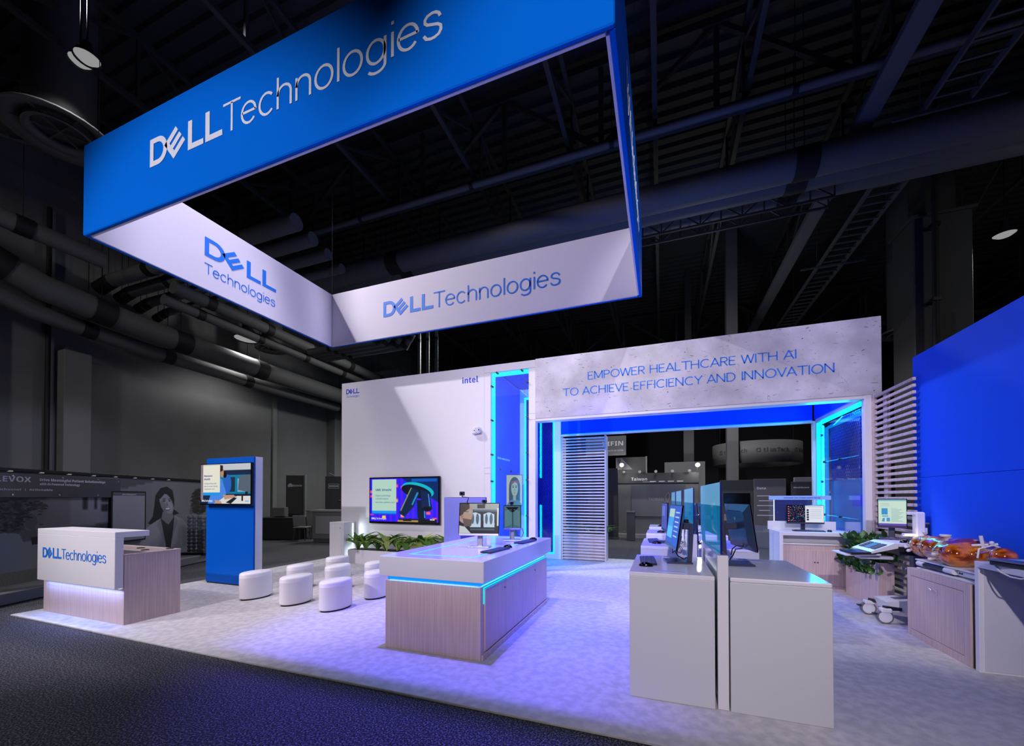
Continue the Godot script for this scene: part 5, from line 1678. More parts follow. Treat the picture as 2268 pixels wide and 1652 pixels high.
# ------------------------------------------------------------------ right-hand side: planter, cart, cabinet, phantom, table
func right_side():
	var b := thing("wood_planter", "pale wood planter box with trailing leaves at the right", "planter", Vector3(2.61, 0.009, -7.62))
	slab(b, "box", M.wood, 0, 0.165, 0, 0.6, 0, 1.0, 0.003)
	slab(b, "soil", M.soil, 0.012, 0.153, 0.59, 0.603, 0.015, 0.985, 0)
	var nth := ["farthest", "second farthest", "third", "fourth", "nearest"]
	for i in 5:
		pothos("trailing heart-leaved plant in the wood planter, %s" % nth[i], Vector3(2.69, 0.6, -7.5 + 0.19 * i), 50, 500 + i)
	cart()
	# wooden cabinet with two doors
	var c := thing("wood_cabinet", "pale wood two-door cabinet carrying the amber phantom", "cabinet", Vector3(2.447, 0.009, -5.585))
	slab(c, "body", M.wood, 0.012, 0.48, 0, 0.705, 0, 0.945, 0.003)
	slab(c, "face_frame", M.wood, 0, 0.012, 0, 0.705, 0, 0.06, 0.001)
	slab(c, "face_frame", M.wood, 0, 0.012, 0, 0.705, 0.865, 0.945, 0.001)
	slab(c, "face_frame", M.wood, 0, 0.012, 0.63, 0.705, 0.06, 0.865, 0.001)
	slab(c, "face_frame", M.wood, 0, 0.012, 0, 0.07, 0.06, 0.865, 0.001)
	for i in 2:
		var d := slab(c, "door", M.wood, 0.002, 0.012, 0.075, 0.625, 0.064 + 0.4 * i, 0.461 + 0.4 * i, 0.001)
		var hz := 0.15 if i == 0 else -0.165
		part(d, "handle", tube([Vector3(-0.008, 0.215, hz), Vector3(-0.03, 0.215, hz), Vector3(-0.03, 0.205, hz + 0.05)], 0.0045, 7), M.silver)
		if i == 1:
			part(d, "lock", rod(0.011, 0.006, 14), M.silver, Vector3(-0.007, 0.17, hz - 0.005), Vector3(0, 0, 90))
	slab(c, "side_gap", M.charcoal, 0.02, 0.48, 0, 0.695, 0.945, 0.97, 0.001)
	# flat panel tray under the phantom
	var p := thing("scan_tray", "white scanning tray with a dark carrying bar", "tray", Vector3(2.47, 0.714, -5.47))
	slab(p, "base_plate", M.pale_plastic, 0, 0.43, 0, 0.02, 0, 0.84, 0.006)
	slab(p, "tray", M.pale_plastic, 0.03, 0.42, 0.03, 0.09, 0.24, 0.84, 0.015)
	slab(p, "tray_lid", M.pale_plastic, 0.0, 0.43, 0.09, 0.105, -0.02, 0.85, 0.005)
	part(p, "carry_bar", tube([Vector3(0.012, 0.062, 0.12), Vector3(0.012, 0.062, 0.46)], 0.02, 12), M.charcoal)
	part(p, "bar_end", tube([Vector3(0.012, 0.062, 0.02), Vector3(0.012, 0.062, 0.13)], 0.026, 12), M.pale_plastic)
	part(p, "bar_end", tube([Vector3(0.012, 0.062, 0.45), Vector3(0.012, 0.062, 0.58)], 0.026, 12), M.pale_plastic)
	for z in [0.61, 0.64]:
		part(p, "socket", rod(0.007, 0.01, 12), M.black, Vector3(0.028, 0.06, z), Vector3(0, 0, 90))
	phantom()
	# white table at the right edge: top and end panel
	var t := thing("white_table", "white table with a grey end panel at the right edge", "table", Vector3(2.447, 0.009, -4.583))
	slab(t, "top", M.white, 0, 0.49, 0.865, 0.915, 0, 1.6, 0.003)
	slab(t, "end_frame", M.white, 0, 0.49, 0, 0.865, 0, 0.05, 0.003)
	slab(t, "end_panel", M.grey_laminate, 0.03, 0.46, 0.02, 0.85, 0.05, 0.056, 0.001)
	slab(t, "end_frame", M.white, 0, 0.49, 0, 0.865, 1.55, 1.6, 0.003)
	var g := thing("rugged_tablet", "dark flat tablet computer with a blue reflection painted on it, lying on the table", "tablet", Vector3(2.66, 0.924, -4.22), 14)
	part(g, "body", bx(0.46, 0.035, 0.34, 0.014), M.charcoal, Vector3(0, 0.02, 0))
	part(g, "lid", bx(0.48, 0.014, 0.36, 0.006), plain(Color(0.45, 0.5, 0.62), 0.25, 0.4), Vector3(0, 0.046, 0))
	var sc := part(g, "screen", face(0.36, 0.26), screen_material(reflection_picture(), 0.7), Vector3(0.03, 0.0535, 0.01), Vector3(-90, 0, 0))  # glowing gradient stands in for a blue reflection on the closed lid
	part(sc, "button", rod(0.008, 0.002, 12), M.black, Vector3(-0.2, 0, 0.0), Vector3(90, 0, 0))
	part(g, "latch", bx(0.08, 0.012, 0.01, 0.002), M.silver, Vector3(-0.08, 0.04, 0.18))
	solo("cable", "white cable drooping over the edge of the white table", "cable", tube([Vector3(2.47, 0.93, -4.42), Vector3(2.442, 0.925, -4.36), Vector3(2.436, 0.88, -4.28), Vector3(2.434, 0.86, -4.18), Vector3(2.434, 0.862, -4.08), Vector3(2.438, 0.9, -3.98), Vector3(2.47, 0.93, -3.92)], 0.006, 7), M.pale_plastic, Vector3.ZERO, Vector3.ZERO, "loose cables")


func reflection_picture() -> Image:
	var im := canvas(64, 48, Color(0.35, 0.45, 0.7))
	fill_poly(im, [Vector2(0.3, 0), Vector2(1, 0), Vector2(1, 1), Vector2(0.5, 1)], Color(0.2, 0.6, 0.8))
	fill_oval(im, 0.35, 0.5, 0.12, 0.18, Color(0.2, 0.35, 0.75))
	soften(im, 5)
	return im


func pothos(label: String, at: Vector3, leaves: int, salt: int):
	var r := RandomNumberGenerator.new()
	r.seed = salt
	var p := thing("trailing_plant", label, "plant", at, 0.0, "trailing plants in the wood planter")
	for i in leaves:
		var size := r.randf_range(0.075, 0.12)
		var m := leaf_mesh([0.08, 0.1, 0.12][i % 3], [0.07, 0.085, 0.1][i % 3], 0.8, true)
		var a := r.randf_range(-PI, PI)
		var up := r.randf_range(0.0, 0.3)
		var out := r.randf_range(0.02, 0.2)
		var q := Vector3(cos(a) * out * 0.75, up, sin(a) * out * 1.1)
		if i % 4 == 0:
			q = Vector3(-r.randf_range(0.12, 0.18), r.randf_range(-0.16, 0.04), r.randf_range(-0.14, 0.14))
		q.x = min(q.x, 0.1)
		var o := part(p, "leaf", m, [M.leaf_dark, M.leaf_dark, M.leaf, M.leaf_green][r.randi() % 4], q)
		o.rotation = Vector3(0, atan2(-cos(a), -sin(a)) + r.randf_range(-0.6, 0.6), 0)
		o.rotate_object_local(Vector3.RIGHT, deg_to_rad(r.randf_range(-110, -40)))
	for i in 3:
		var a := r.randf_range(-0.9, 0.9)
		part(p, "vine", tube([Vector3(0, 0, 0.06 * i - 0.06), Vector3(-0.08, 0.12, a * 0.08), Vector3(-0.13, 0.05, a * 0.12), Vector3(-0.14, -0.1, a * 0.14)], 0.004, 5), M.leaf)


func cart():
	var t := thing("medical_cart", "white and grey medical computer cart on castors", "cart", Vector3(2.62, 0.009, -6.12))
	# worktop with a sloped pocketed front
	slab(t, "worktop", M.pale_plastic, -0.12, 0.3, 0.885, 0.925, -0.26, 0.24, 0.008)
	var out := PackedVector2Array([Vector2(-0.37, 0.82), Vector2(-0.36, 0.8), Vector2(-0.12, 0.87), Vector2(-0.12, 0.925), Vector2(-0.15, 0.925)])
	part(t, "sloped_front", extruded(out, 0.5), M.pale_plastic, Vector3(0, 0.0, -0.01))
	var tilt := rad_to_deg(atan2(0.105, 0.22))
	for k in 3:
		part(t, "pocket", bx(0.13, 0.006, [0.1, 0.14, 0.1][k], 0.001), [M.grey_dark, M.black, M.grey_dark][k], Vector3(-0.262, 0.8765, -0.16 + 0.155 * k), Vector3(0, 0, tilt))
	slab(t, "drawer_unit", M.charcoal, -0.1, 0.28, 0.79, 0.885, -0.24, 0.22, 0.006)
	part(t, "drawer_handle", tube([Vector3(-0.03, 0.85, 0.22), Vector3(-0.03, 0.85, 0.24), Vector3(0.08, 0.85, 0.24), Vector3(0.08, 0.85, 0.22)], 0.006, 7), M.grey_plastic)
	# pull-out tray with a closed laptop
	slab(t, "tray_arm", M.pale_plastic, -0.42, -0.1, 0.72, 0.755, -0.06, 0.1, 0.01)
	part(t, "keyboard_tray", bx(0.34, 0.02, 0.42, 0.006), M.pale_plastic, Vector3(-0.42, 0.775, -0.02), Vector3(0, 0, 3))
	var lp := thing("laptop", "closed dark laptop on the cart's pull-out tray", "laptop", Vector3(2.19, 0.798, -6.06))
	part(lp, "base", bx(0.24, 0.012, 0.35, 0.005), M.charcoal, Vector3(0, 0.006, 0), Vector3(0, 0, 3))
	part(lp, "lid", bx(0.24, 0.008, 0.35, 0.004), plain(Color(0.2, 0.17, 0.24), 0.2, 0.5), Vector3(0, 0.017, 0), Vector3(0, 0, 3))
	slab(t, "lift_column", M.grey_plastic, 0.1, 0.19, 0.24, 0.79, -0.05, 0.05, 0.01)
	slab(t, "lower_column", M.charcoal, 0.08, 0.21, 0.16, 0.5, -0.07, 0.07, 0.01)
	# base wedge and four castors on dark legs
	var wedge := PackedVector2Array([Vector2(-0.16, 0.13), Vector2(-0.2, 0.24), Vector2(0.28, 0.3), Vector2(0.28, 0.13)])
	part(t, "base_cover", extruded(wedge, 0.3), M.pale_plastic, Vector3(0, 0, 0))
	part(t, "base_inlay", bx(0.26, 0.004, 0.1, 0.001), M.grey_plastic, Vector3(0.05, 0.274, 0), Vector3(0, 0, 7.1))
	for z in [-0.2, 0.2]:
		for x in [-0.235, 0.24]:
			part(t, "leg", bar(Vector3(x, 0.185, z), Vector3(x * 0.2, 0.16, z * 0.6), 0.05, 0.035), M.charcoal)
			var w := part(t, "castor", smooth(rod(0.078, 0.05, 24)), M.grey_plastic, Vector3(x, 0.08, z), Vector3(90, 0, 0))
			part(w, "wheel_disc", rod(0.062, 0.056, 24), M.pale_plastic, Vector3.ZERO)
			part(w, "fork", bx(0.1, 0.08, 0.05, 0.01), M.pale_plastic, Vector3(0.01, 0.0, -0.075))
			part(w, "brake_pedal", bx(0.05, 0.05, 0.014, 0.004), M.charcoal, Vector3(-0.085, 0, -0.03))
	# mast and battery
	slab(t, "mast", M.pale_plastic, 0.19, 0.27, 0.925, 1.27, -0.18, -0.08, 0.008)
	slab(t, "mast_head", M.pale_plastic, 0.13, 0.27, 1.24, 1.275, -0.18, -0.1, 0.008)
	slab(t, "work_lamp", M.pale_plastic, 0.08, 0.2, 0.99, 1.02, -0.16, -0.1, 0.006)
	slab(t, "work_lamp_glass", M.warm_lamp, 0.09, 0.16, 0.985, 0.99, -0.155, -0.105, 0)
	bulb_light(Vector3(2.745, 0.96, -6.17), 0.012, Color(1, 0.85, 0.6), 0.02)
	slab(t, "battery_case", M.charcoal, 0.24, 0.31, 0.9, 1.13, -0.22, -0.1, 0.006)
	slab(t, "battery_top", M.grey_plastic, 0.235, 0.315, 1.13, 1.15, -0.225, -0.095, 0.005)
	slab(t, "battery_label", M.pale_plastic, 0.262, 0.295, 1.02, 1.09, -0.0995, -0.098, 0)
	monitor("cart monitor with a pale product page", Vector3(2.68, 0.94, -6.44), -20, desk_picture(2), Vector2(0.27, 0.36), 0.14, true, 2, 0.85)
	mouse("black mouse on the cart's worktop", Vector3(2.62, 0.934, -6.0), 60)


# the amber training body: one surface from blended tapered limbs
func blob_distance(p: Vector3, bones: Array) -> float:
	var d := 1e9
	for b in bones:
		var a: Vector3 = b[0]
		var ab: Vector3 = b[1] - a
		var t: float = clamp((p - a).dot(ab) / ab.length_squared(), 0.0, 1.0)
		var q := p - (a + ab * t)
		q.y *= b[4]
		var e: float = q.length() - lerp(b[2], b[3], t)
		var k := 0.05
		var h: float = clamp(0.5 + 0.5 * (d - e) / k, 0.0, 1.0)
		d = e if d > 1e8 else lerp(d, e, h) - k * h * (1.0 - h)
	return d


func blob(bones: Array, lo: Vector3, hi: Vector3, cell: float) -> Mesh:
	var n := Vector3i(((hi - lo) / cell).ceil()) + Vector3i.ONE
	var f := PackedFloat32Array()
	f.resize(n.x * n.y * n.z)
	for z in n.z:
		for y in n.y:
			for x in n.x:
				f[(z * n.y + y) * n.x + x] = blob_distance(lo + Vector3(x, y, z) * cell, bones)
	var at := {}
	var pts := PackedVector3Array()
	var corner := [Vector3i(0, 0, 0), Vector3i(1, 0, 0), Vector3i(0, 1, 0), Vector3i(1, 1, 0), Vector3i(0, 0, 1), Vector3i(1, 0, 1), Vector3i(0, 1, 1), Vector3i(1, 1, 1)]
	var edge := [[0, 1], [2, 3], [4, 5], [6, 7], [0, 2], [1, 3], [4, 6], [5, 7], [0, 4], [1, 5], [2, 6], [3, 7]]
	for z in n.z - 1:
		for y in n.y - 1:
			for x in n.x - 1:
				var v := []
				var inside := 0
				for c in corner:
					var q: float = f[((z + c.z) * n.y + y + c.y) * n.x + x + c.x]
					v.append(q)
					inside += int(q < 0.0)
				if inside == 0 or inside == 8:
					continue
				var sum := Vector3.ZERO
				var m := 0
				for e in edge:
					var a: float = v[e[0]]
					var b: float = v[e[1]]
					if (a < 0.0) != (b < 0.0):
						sum += Vector3(corner[e[0]]).lerp(Vector3(corner[e[1]]), a / (a - b))
						m += 1
				at[Vector3i(x, y, z)] = pts.size()
				pts.append(lo + (Vector3(x, y, z) + sum / m) * cell)
	var st := begin()
	st.set_smooth_group(0)
	for p in pts:
		st.set_uv(Vector2.ZERO)
		st.add_vertex(p)
	var axes := [Vector3i(1, 0, 0), Vector3i(0, 1, 0), Vector3i(0, 0, 1)]
	for key in at:
		for ax in 3:
			var u: Vector3i = axes[(ax + 1) % 3]
			var w: Vector3i = axes[(ax + 2) % 3]
			if not (at.has(key - u) and at.has(key - w) and at.has(key - u - w)):
				continue
			var o: Vector3i = key
			var a: float = f[(o.z * n.y + o.y) * n.x + o.x]
			var o2: Vector3i = o + axes[ax]
			var b: float = f[(o2.z * n.y + o2.y) * n.x + o2.x]
			if (a < 0.0) == (b < 0.0):
				continue
			var q := [at[key], at[key - u], at[key - u - w], at[key - w]]
			if a < 0.0:
				q = [q[0], q[3], q[2], q[1]]
			for i in [0, 1, 2, 0, 2, 3]:
				st.add_index(q[i])
	st.generate_normals()
	return st.commit()


func phantom():
	var t := thing("body_phantom", "glossy amber see-through training torso lying on the tray", "medical phantom", Vector3(2.66, 0.825, -5.12))
	var bones := [
		[Vector3(-0.04, 0.1, -0.66), Vector3(-0.03, 0.1, -0.5), 0.075, 0.11, 1.0],
		[Vector3(0.08, 0.1, -0.66), Vector3(0.06, 0.1, -0.5), 0.075, 0.11, 1.0],
		[Vector3(0.0, 0.11, -0.55), Vector3(0.0, 0.11, -0.3), 0.14, 0.155, 1.25],
		[Vector3(0.0, 0.11, -0.3), Vector3(0.0, 0.115, 0.08), 0.155, 0.175, 1.25],
		[Vector3(-0.13, 0.1, 0.02), Vector3(-0.14, 0.1, 0.16), 0.1, 0.11, 1.0],
		[Vector3(0.12, 0.1, 0.02), Vector3(0.12, 0.1, 0.14), 0.09, 0.09, 1.0],
		[Vector3(0.0, 0.11, 0.1), Vector3(0.02, 0.11, 0.3), 0.13, 0.07, 1.1],
		[Vector3(0.02, 0.11, 0.3), Vector3(0.03, 0.12, 0.42), 0.06, 0.09, 1.0],
	]
	part(t, "body", blob(bones, Vector3(-0.28, -0.06, -0.86), Vector3(0.26, 0.3, 0.64), 0.02), M.amber)
	var plug := lathe([Vector2(0, 0), Vector2(0.012, 0), Vector2(0.012, 0.02), Vector2(0.017, 0.022), Vector2(0.014, 0.045), Vector2(0, 0.05)], 12)
	for p in [[Vector3(-0.04, 0.12, -0.725), Vector3(-80, 0, 0)], [Vector3(-0.04, 0.06, -0.715), Vector3(-95, 0, 0)], [Vector3(-0.15, 0.1, -0.55), Vector3(0, 0, 100)], [Vector3(-0.16, 0.07, -0.5), Vector3(0, 20, 105)], [Vector3(-0.24, 0.1, 0.12), Vector3(30, 0, 95)], [Vector3(-0.24, 0.05, 0.06), Vector3(0, 0, 100)], [Vector3(0.03, 0.2, 0.3), Vector3(0, 0, 0)], [Vector3(-0.02, 0.23, -0.55), Vector3(-20, 0, 10)]]:
		part(t, "valve_plug", plug, M.pale_plastic, p[0], p[1])
	part(t, "cap", lathe([Vector2(0, 0), Vector2(0.03, 0), Vector2(0.045, 0.02), Vector2(0.04, 0.028), Vector2(0, 0.028)], 18), M.pale_plastic, Vector3(-0.03, 0.235, -0.2))
	for z in [-0.02, 0.1]:
		part(t, "clip_tab", bar(Vector3(0, 0.235, z), Vector3(0.0, 0.245, z + 0.1), 0.02, 0.008), M.pale_plastic)
	part(t, "strap", tube([Vector3(-0.08, 0.1, 0.33), Vector3(-0.07, 0.18, 0.33), Vector3(0.02, 0.215, 0.33), Vector3(0.1, 0.18, 0.33), Vector3(0.11, 0.1, 0.33)], 0.008, 7), M.pale_plastic)
	part(t, "t_fitting", tube([Vector3(0.0, 0.17, 0.26), Vector3(-0.02, 0.29, 0.26)], 0.013, 10), M.pale_plastic)
	part(t, "t_fitting", tube([Vector3(-0.07, 0.2, 0.24), Vector3(0.08, 0.22, 0.28)], 0.012, 10), M.pale_plastic)


# ------------------------------------------------------------------ neighbouring booths, left side of the hall
func neighbours_left():
	var turn := 112.8
	var p := thing("poster_wall", "long dark printed booth wall with two women and white words", "poster wall", Vector3(-8.9, 0, -2.75), turn)
	part(p, "panel", bx(5.4, 1.5, 0.06, 0.004), M.grey_mid, Vector3(1.9, 1.1, -0.04))
	part(p, "print", face(5.4, 1.5), print_material(poster_picture(), 0.7), Vector3(1.9, 1.1, -0.009))
	part(p, "top_rail", bx(5.5, 0.05, 0.1, 0.005), M.black, Vector3(1.9, 1.87, -0.03))
	part(p, "word_panel", bx(2.6, 0.36, 0.012, 0.003), plain(Color(0.3, 0.3, 0.3), 0.25), Vector3(0.75, 1.64, 0.04))
	for q in [[0.3, 1.78], [1.0, 1.78], [1.6, 1.78], [2.0, 1.76], [0.3, 1.5], [0.95, 1.5], [1.6, 1.5]]:
		part(p, "standoff", rod(0.014, 0.05, 10), M.silver, Vector3(q[0], q[1], 0.03), Vector3(90, 0, 0))
	part(p, "lettering", words("TELEVOX", 0.1, 0.62, 0.7, 0.003), M.grey_text, Vector3(-0.08, 1.69, 0.047))
	part(p, "lettering", words("Drive Meaningful Patient Relationships", 0.05, 1.08, 0.4, 0.003), M.grey_text, Vector3(0.66, 1.72, 0.047))
	part(p, "lettering", words("with AI-Powered Technology", 0.045, 0.62, 0.2, 0.003), M.grey_text, Vector3(0.66, 1.655, 0.047))
	part(p, "lettering", words("Intelligent  |  Omnichannel  |  Actionable", 0.038, 1.3, 0.3, 0.003), M.grey_text, Vector3(-0.45, 1.565, 0.047))
	for i in 8:
		part(p, "lamp_glass", rod(0.03, 0.012, 14), M.lamp_grey, Vector3(0.3 + 0.42 * i, 1.848, 0.01))
	part(p, "platform", bx(5.4, 0.16, 0.55, 0.01), M.grey_booth, Vector3(1.9, 0.08, 0.28))
	part(p, "screen_frame", bx(0.76, 0.98, 0.05, 0.004), M.black, Vector3(2.24, 1.09, 0.025))
	part(p, "screen", face(0.7, 0.92), plain(Color(0.55, 0.55, 0.55), 0.3), Vector3(2.24, 1.09, 0.0505))
	part(p, "screen_bar", bx(0.7, 0.05, 0.002, 0), M.grey_mid, Vector3(2.24, 1.52, 0.052))
	part(p, "lettering", words("Referral Management", 0.025, 0.3, 0.2, 0.002), M.grey_text, Vector3(2.08, 1.51, 0.053))
	# clear bin of balls: the pile is countable, so each ball in sight is a ball
	var bin := thing("ball_bin", "clear upright bin of balls on the poster wall's platform", "bin", Vector3(-10.05, 0.16, -6.35), turn)
	slab(bin, "base", M.black, -0.27, 0.27, 0, 0.05, -0.27, 0.27, 0.004)
	for g in [[-0.26, -0.25, -0.26, 0.26], [0.25, 0.26, -0.26, 0.26]]:
		slab(bin, "side_pane", M.acrylic, g[0], g[1], 0.05, 0.92, g[2], g[3], 0)
	for z in [-0.26, 0.25]:
		slab(bin, "side_pane", M.acrylic, -0.25, 0.25, 0.05, 0.92, z, z + 0.01, 0)
	var ball := lathe([Vector2(0, -0.045), Vector2(0.032, -0.032), Vector2(0.045, 0), Vector2(0.032, 0.032), Vector2(0, 0.045)], 10)
	var bx0: Transform3D = bin.transform
	for layer in 10:
		for i in 5:
			for side in 2:
				var q := Vector3(-0.2 + 0.096 * i + (0.02 if layer % 2 else 0.0), 0.1 + 0.083 * layer, 0.19 if side == 0 else 0.1)
				if side == 1 and i > 2:
					q = Vector3(-0.2, 0.1 + 0.083 * layer, -0.1 * (i - 3))
				var o := solo("ball", "%s ball in the clear bin beside the kiosk" % ("dark" if layer < 6 else "pale"), "ball", ball, M.black if layer < 6 else M.grey_booth, bx0 * q, Vector3.ZERO, "dark balls in the bin" if layer < 6 else "pale balls in the bin")
				o.set_meta("label", "dark ball in the lower part of the clear bin" if layer < 6 else "pale ball in the upper part of the clear bin")
	# small booths further back
	var tb := thing("cloth_table", "table under a black cloth behind the kiosk", "table", Vector3(-12.7, 0, -10.7), 20)
	slab(tb, "cloth", M.black, -0.8, 0.8, 0, 0.74, -0.35, 0.35, 0.02)
	slab(tb, "top", M.grey_dark, -0.81, 0.81, 0.74, 0.76, -0.36, 0.36, 0.004)
	var pr := thing("desktop_box", "pale grey machine on the black-clothed table", "machine", Vector3(-12.75, 0.76, -10.75), 30)
	part(pr, "body", bx(0.42, 0.36, 0.36, 0.02), M.grey_mid, Vector3(0, 0.18, 0))
	part(pr, "tray", bx(0.34, 0.03, 0.12, 0.006), M.grey_dark, Vector3(0.08, 0.05, 0.22))
	var chair := thing("shell_chair", "small pale shell chair beside the black-clothed table", "chair", Vector3(-11.55, 0, -10.6), 200)
	part(chair, "seat", bx(0.42, 0.04, 0.42, 0.015), M.grey_booth, Vector3(0, 0.45, 0))
	part(chair, "backrest", bx(0.42, 0.36, 0.03, 0.012), M.grey_booth, Vector3(0, 0.68, -0.2), Vector3(-10, 0, 0))
	for q in [[-0.16, -0.16], [0.16, -0.16], [-0.16, 0.16], [0.16, 0.16]]:
		part(chair, "leg", bar(Vector3(q[0], 0.43, q[1]), Vector3(q[0] * 1.25, 0, q[1] * 1.25), 0.022, 0.022), M.grey_dark)
	var marks := ["SolutionBar", "BONESUN"]
	for i in 2:
		var bn := thing("banner_stand", ["tall grey banner stand with a cloud logo", "tall grey banner stand with a boxed word"][i], "banner", [Vector3(-12.9, 0, -11.5), Vector3(-12.1, 0, -12.6)][i], 24)
		slab(bn, "panel", M.grey_dark, -0.33, 0.33, 0.02, 2.3, -0.03, 0, 0.003)
		slab(bn, "edge", M.grey_booth, 0.33, 0.39, 0, 2.32, -0.05, 0.02, 0.003)
		slab(bn, "foot", M.grey_mid, -0.35, 0.4, 0, 0.03, -0.12, 0.12, 0.003)
		part(bn, "lamp_arm", tube([Vector3(0.05, 2.3, 0), Vector3(0.0, 2.36, 0.06), Vector3(-0.1, 2.42, 0.2)], 0.012, 6), M.grey_booth)
		part(bn, "lettering", words(marks[i], 0.09, 0.34, 0.3, 0.003), M.grey_text, Vector3(-0.08 if i == 0 else -0.17, 1.88, 0.001))
		if i == 0:
			for c in [[-0.22, 1.91, 0.05], [-0.17, 1.94, 0.06], [-0.12, 1.91, 0.045]]:
				part(bn, "logo_mark", rod(c[2], 0.003, 18), M.grey_text, Vector3(c[0], c[1], 0.001), Vector3(90, 0, 0))
		else:
			part(bn, "logo_frame", boxes([[0, 2.0, 0, 0.4, 0.01, 0.004], [0, 1.83, 0, 0.4, 0.01, 0.004], [-0.2, 1.915, 0, 0.01, 0.17, 0.004], [0.2, 1.915, 0, 0.01, 0.17, 0.004]], 0), M.grey_text)
	var ct := thing("info_counter", "panelled grey counter beyond the slim white cabinet", "counter", Vector3(-9.9, 0, -10.4), 10)
	slab(ct, "body", M.grey_mid, -0.85, 0.75, 0.12, 1.0, -0.5, 0, 0.004)
	slab(ct, "front_panel", M.grey_booth, -0.72, 0.65, 0.28, 0.86, 0, 0.02, 0.01)
	slab(ct, "top", M.grey_booth, -0.9, 0.8, 1.0, 1.06, -0.55, 0.05, 0.006)
	slab(ct, "plinth", M.grey_dark, -0.82, 0.72, 0, 0.12, -0.48, -0.02, 0.004)
	var sd := thing("side_table", "pale square cupboard between banner and grey counter", "cupboard", Vector3(-11.6, 0, -11.2), 12)
	slab(sd, "body", M.grey_booth, -0.35, 0.3, 0, 0.98, -0.4, 0, 0.004)
	slab(sd, "top", M.grey_mid, -0.37, 0.32, 0.98, 1.0, -0.42, 0.02, 0.003)
	var vase := thing("flower_vase", "dark bunch of flowers on the grey counter", "flowers", Vector3(-9.75, 1.06, -10.55))
	part(vase, "vase", lathe([Vector2(0, 0), Vector2(0.05, 0), Vector2(0.07, 0.08), Vector2(0.04, 0.16), Vector2(0, 0.16)], 14), M.grey_dark)
	for i in 11:
		part(vase, "bloom", lathe([Vector2(0, -0.04), Vector2(0.045, -0.01), Vector2(0.05, 0.03), Vector2(0, 0.045)], 9), M.black if i % 2 else M.grey_mid, Vector3(cos(i * 2.1) * 0.11, 0.24 + 0.04 * (i % 3), sin(i * 2.1) * 0.11))
	var sg := thing("far_panel", "far dark booth panel with blurred words near the white wall", "booth panel", Vector3(-11.2, 0, -13.6), 22)
	slab(sg, "panel", M.grey_dark, -0.7, 0.9, 0, 2.1, -0.05, 0, 0.004)
	slab(sg, "picture", M.grey_booth, 0.1, 0.9, 1.75, 2.0, 0, 0.004, 0)
	part(sg, "lettering", words("Take your team to", 0.08, 0.85, 0.2, 0.003), M.grey_text, Vector3(-0.3, 1.55, 0.001))
	part(sg, "lettering", words("a transformational", 0.08, 0.85, 0.2, 0.003), M.grey_text, Vector3(-0.3, 1.42, 0.001))


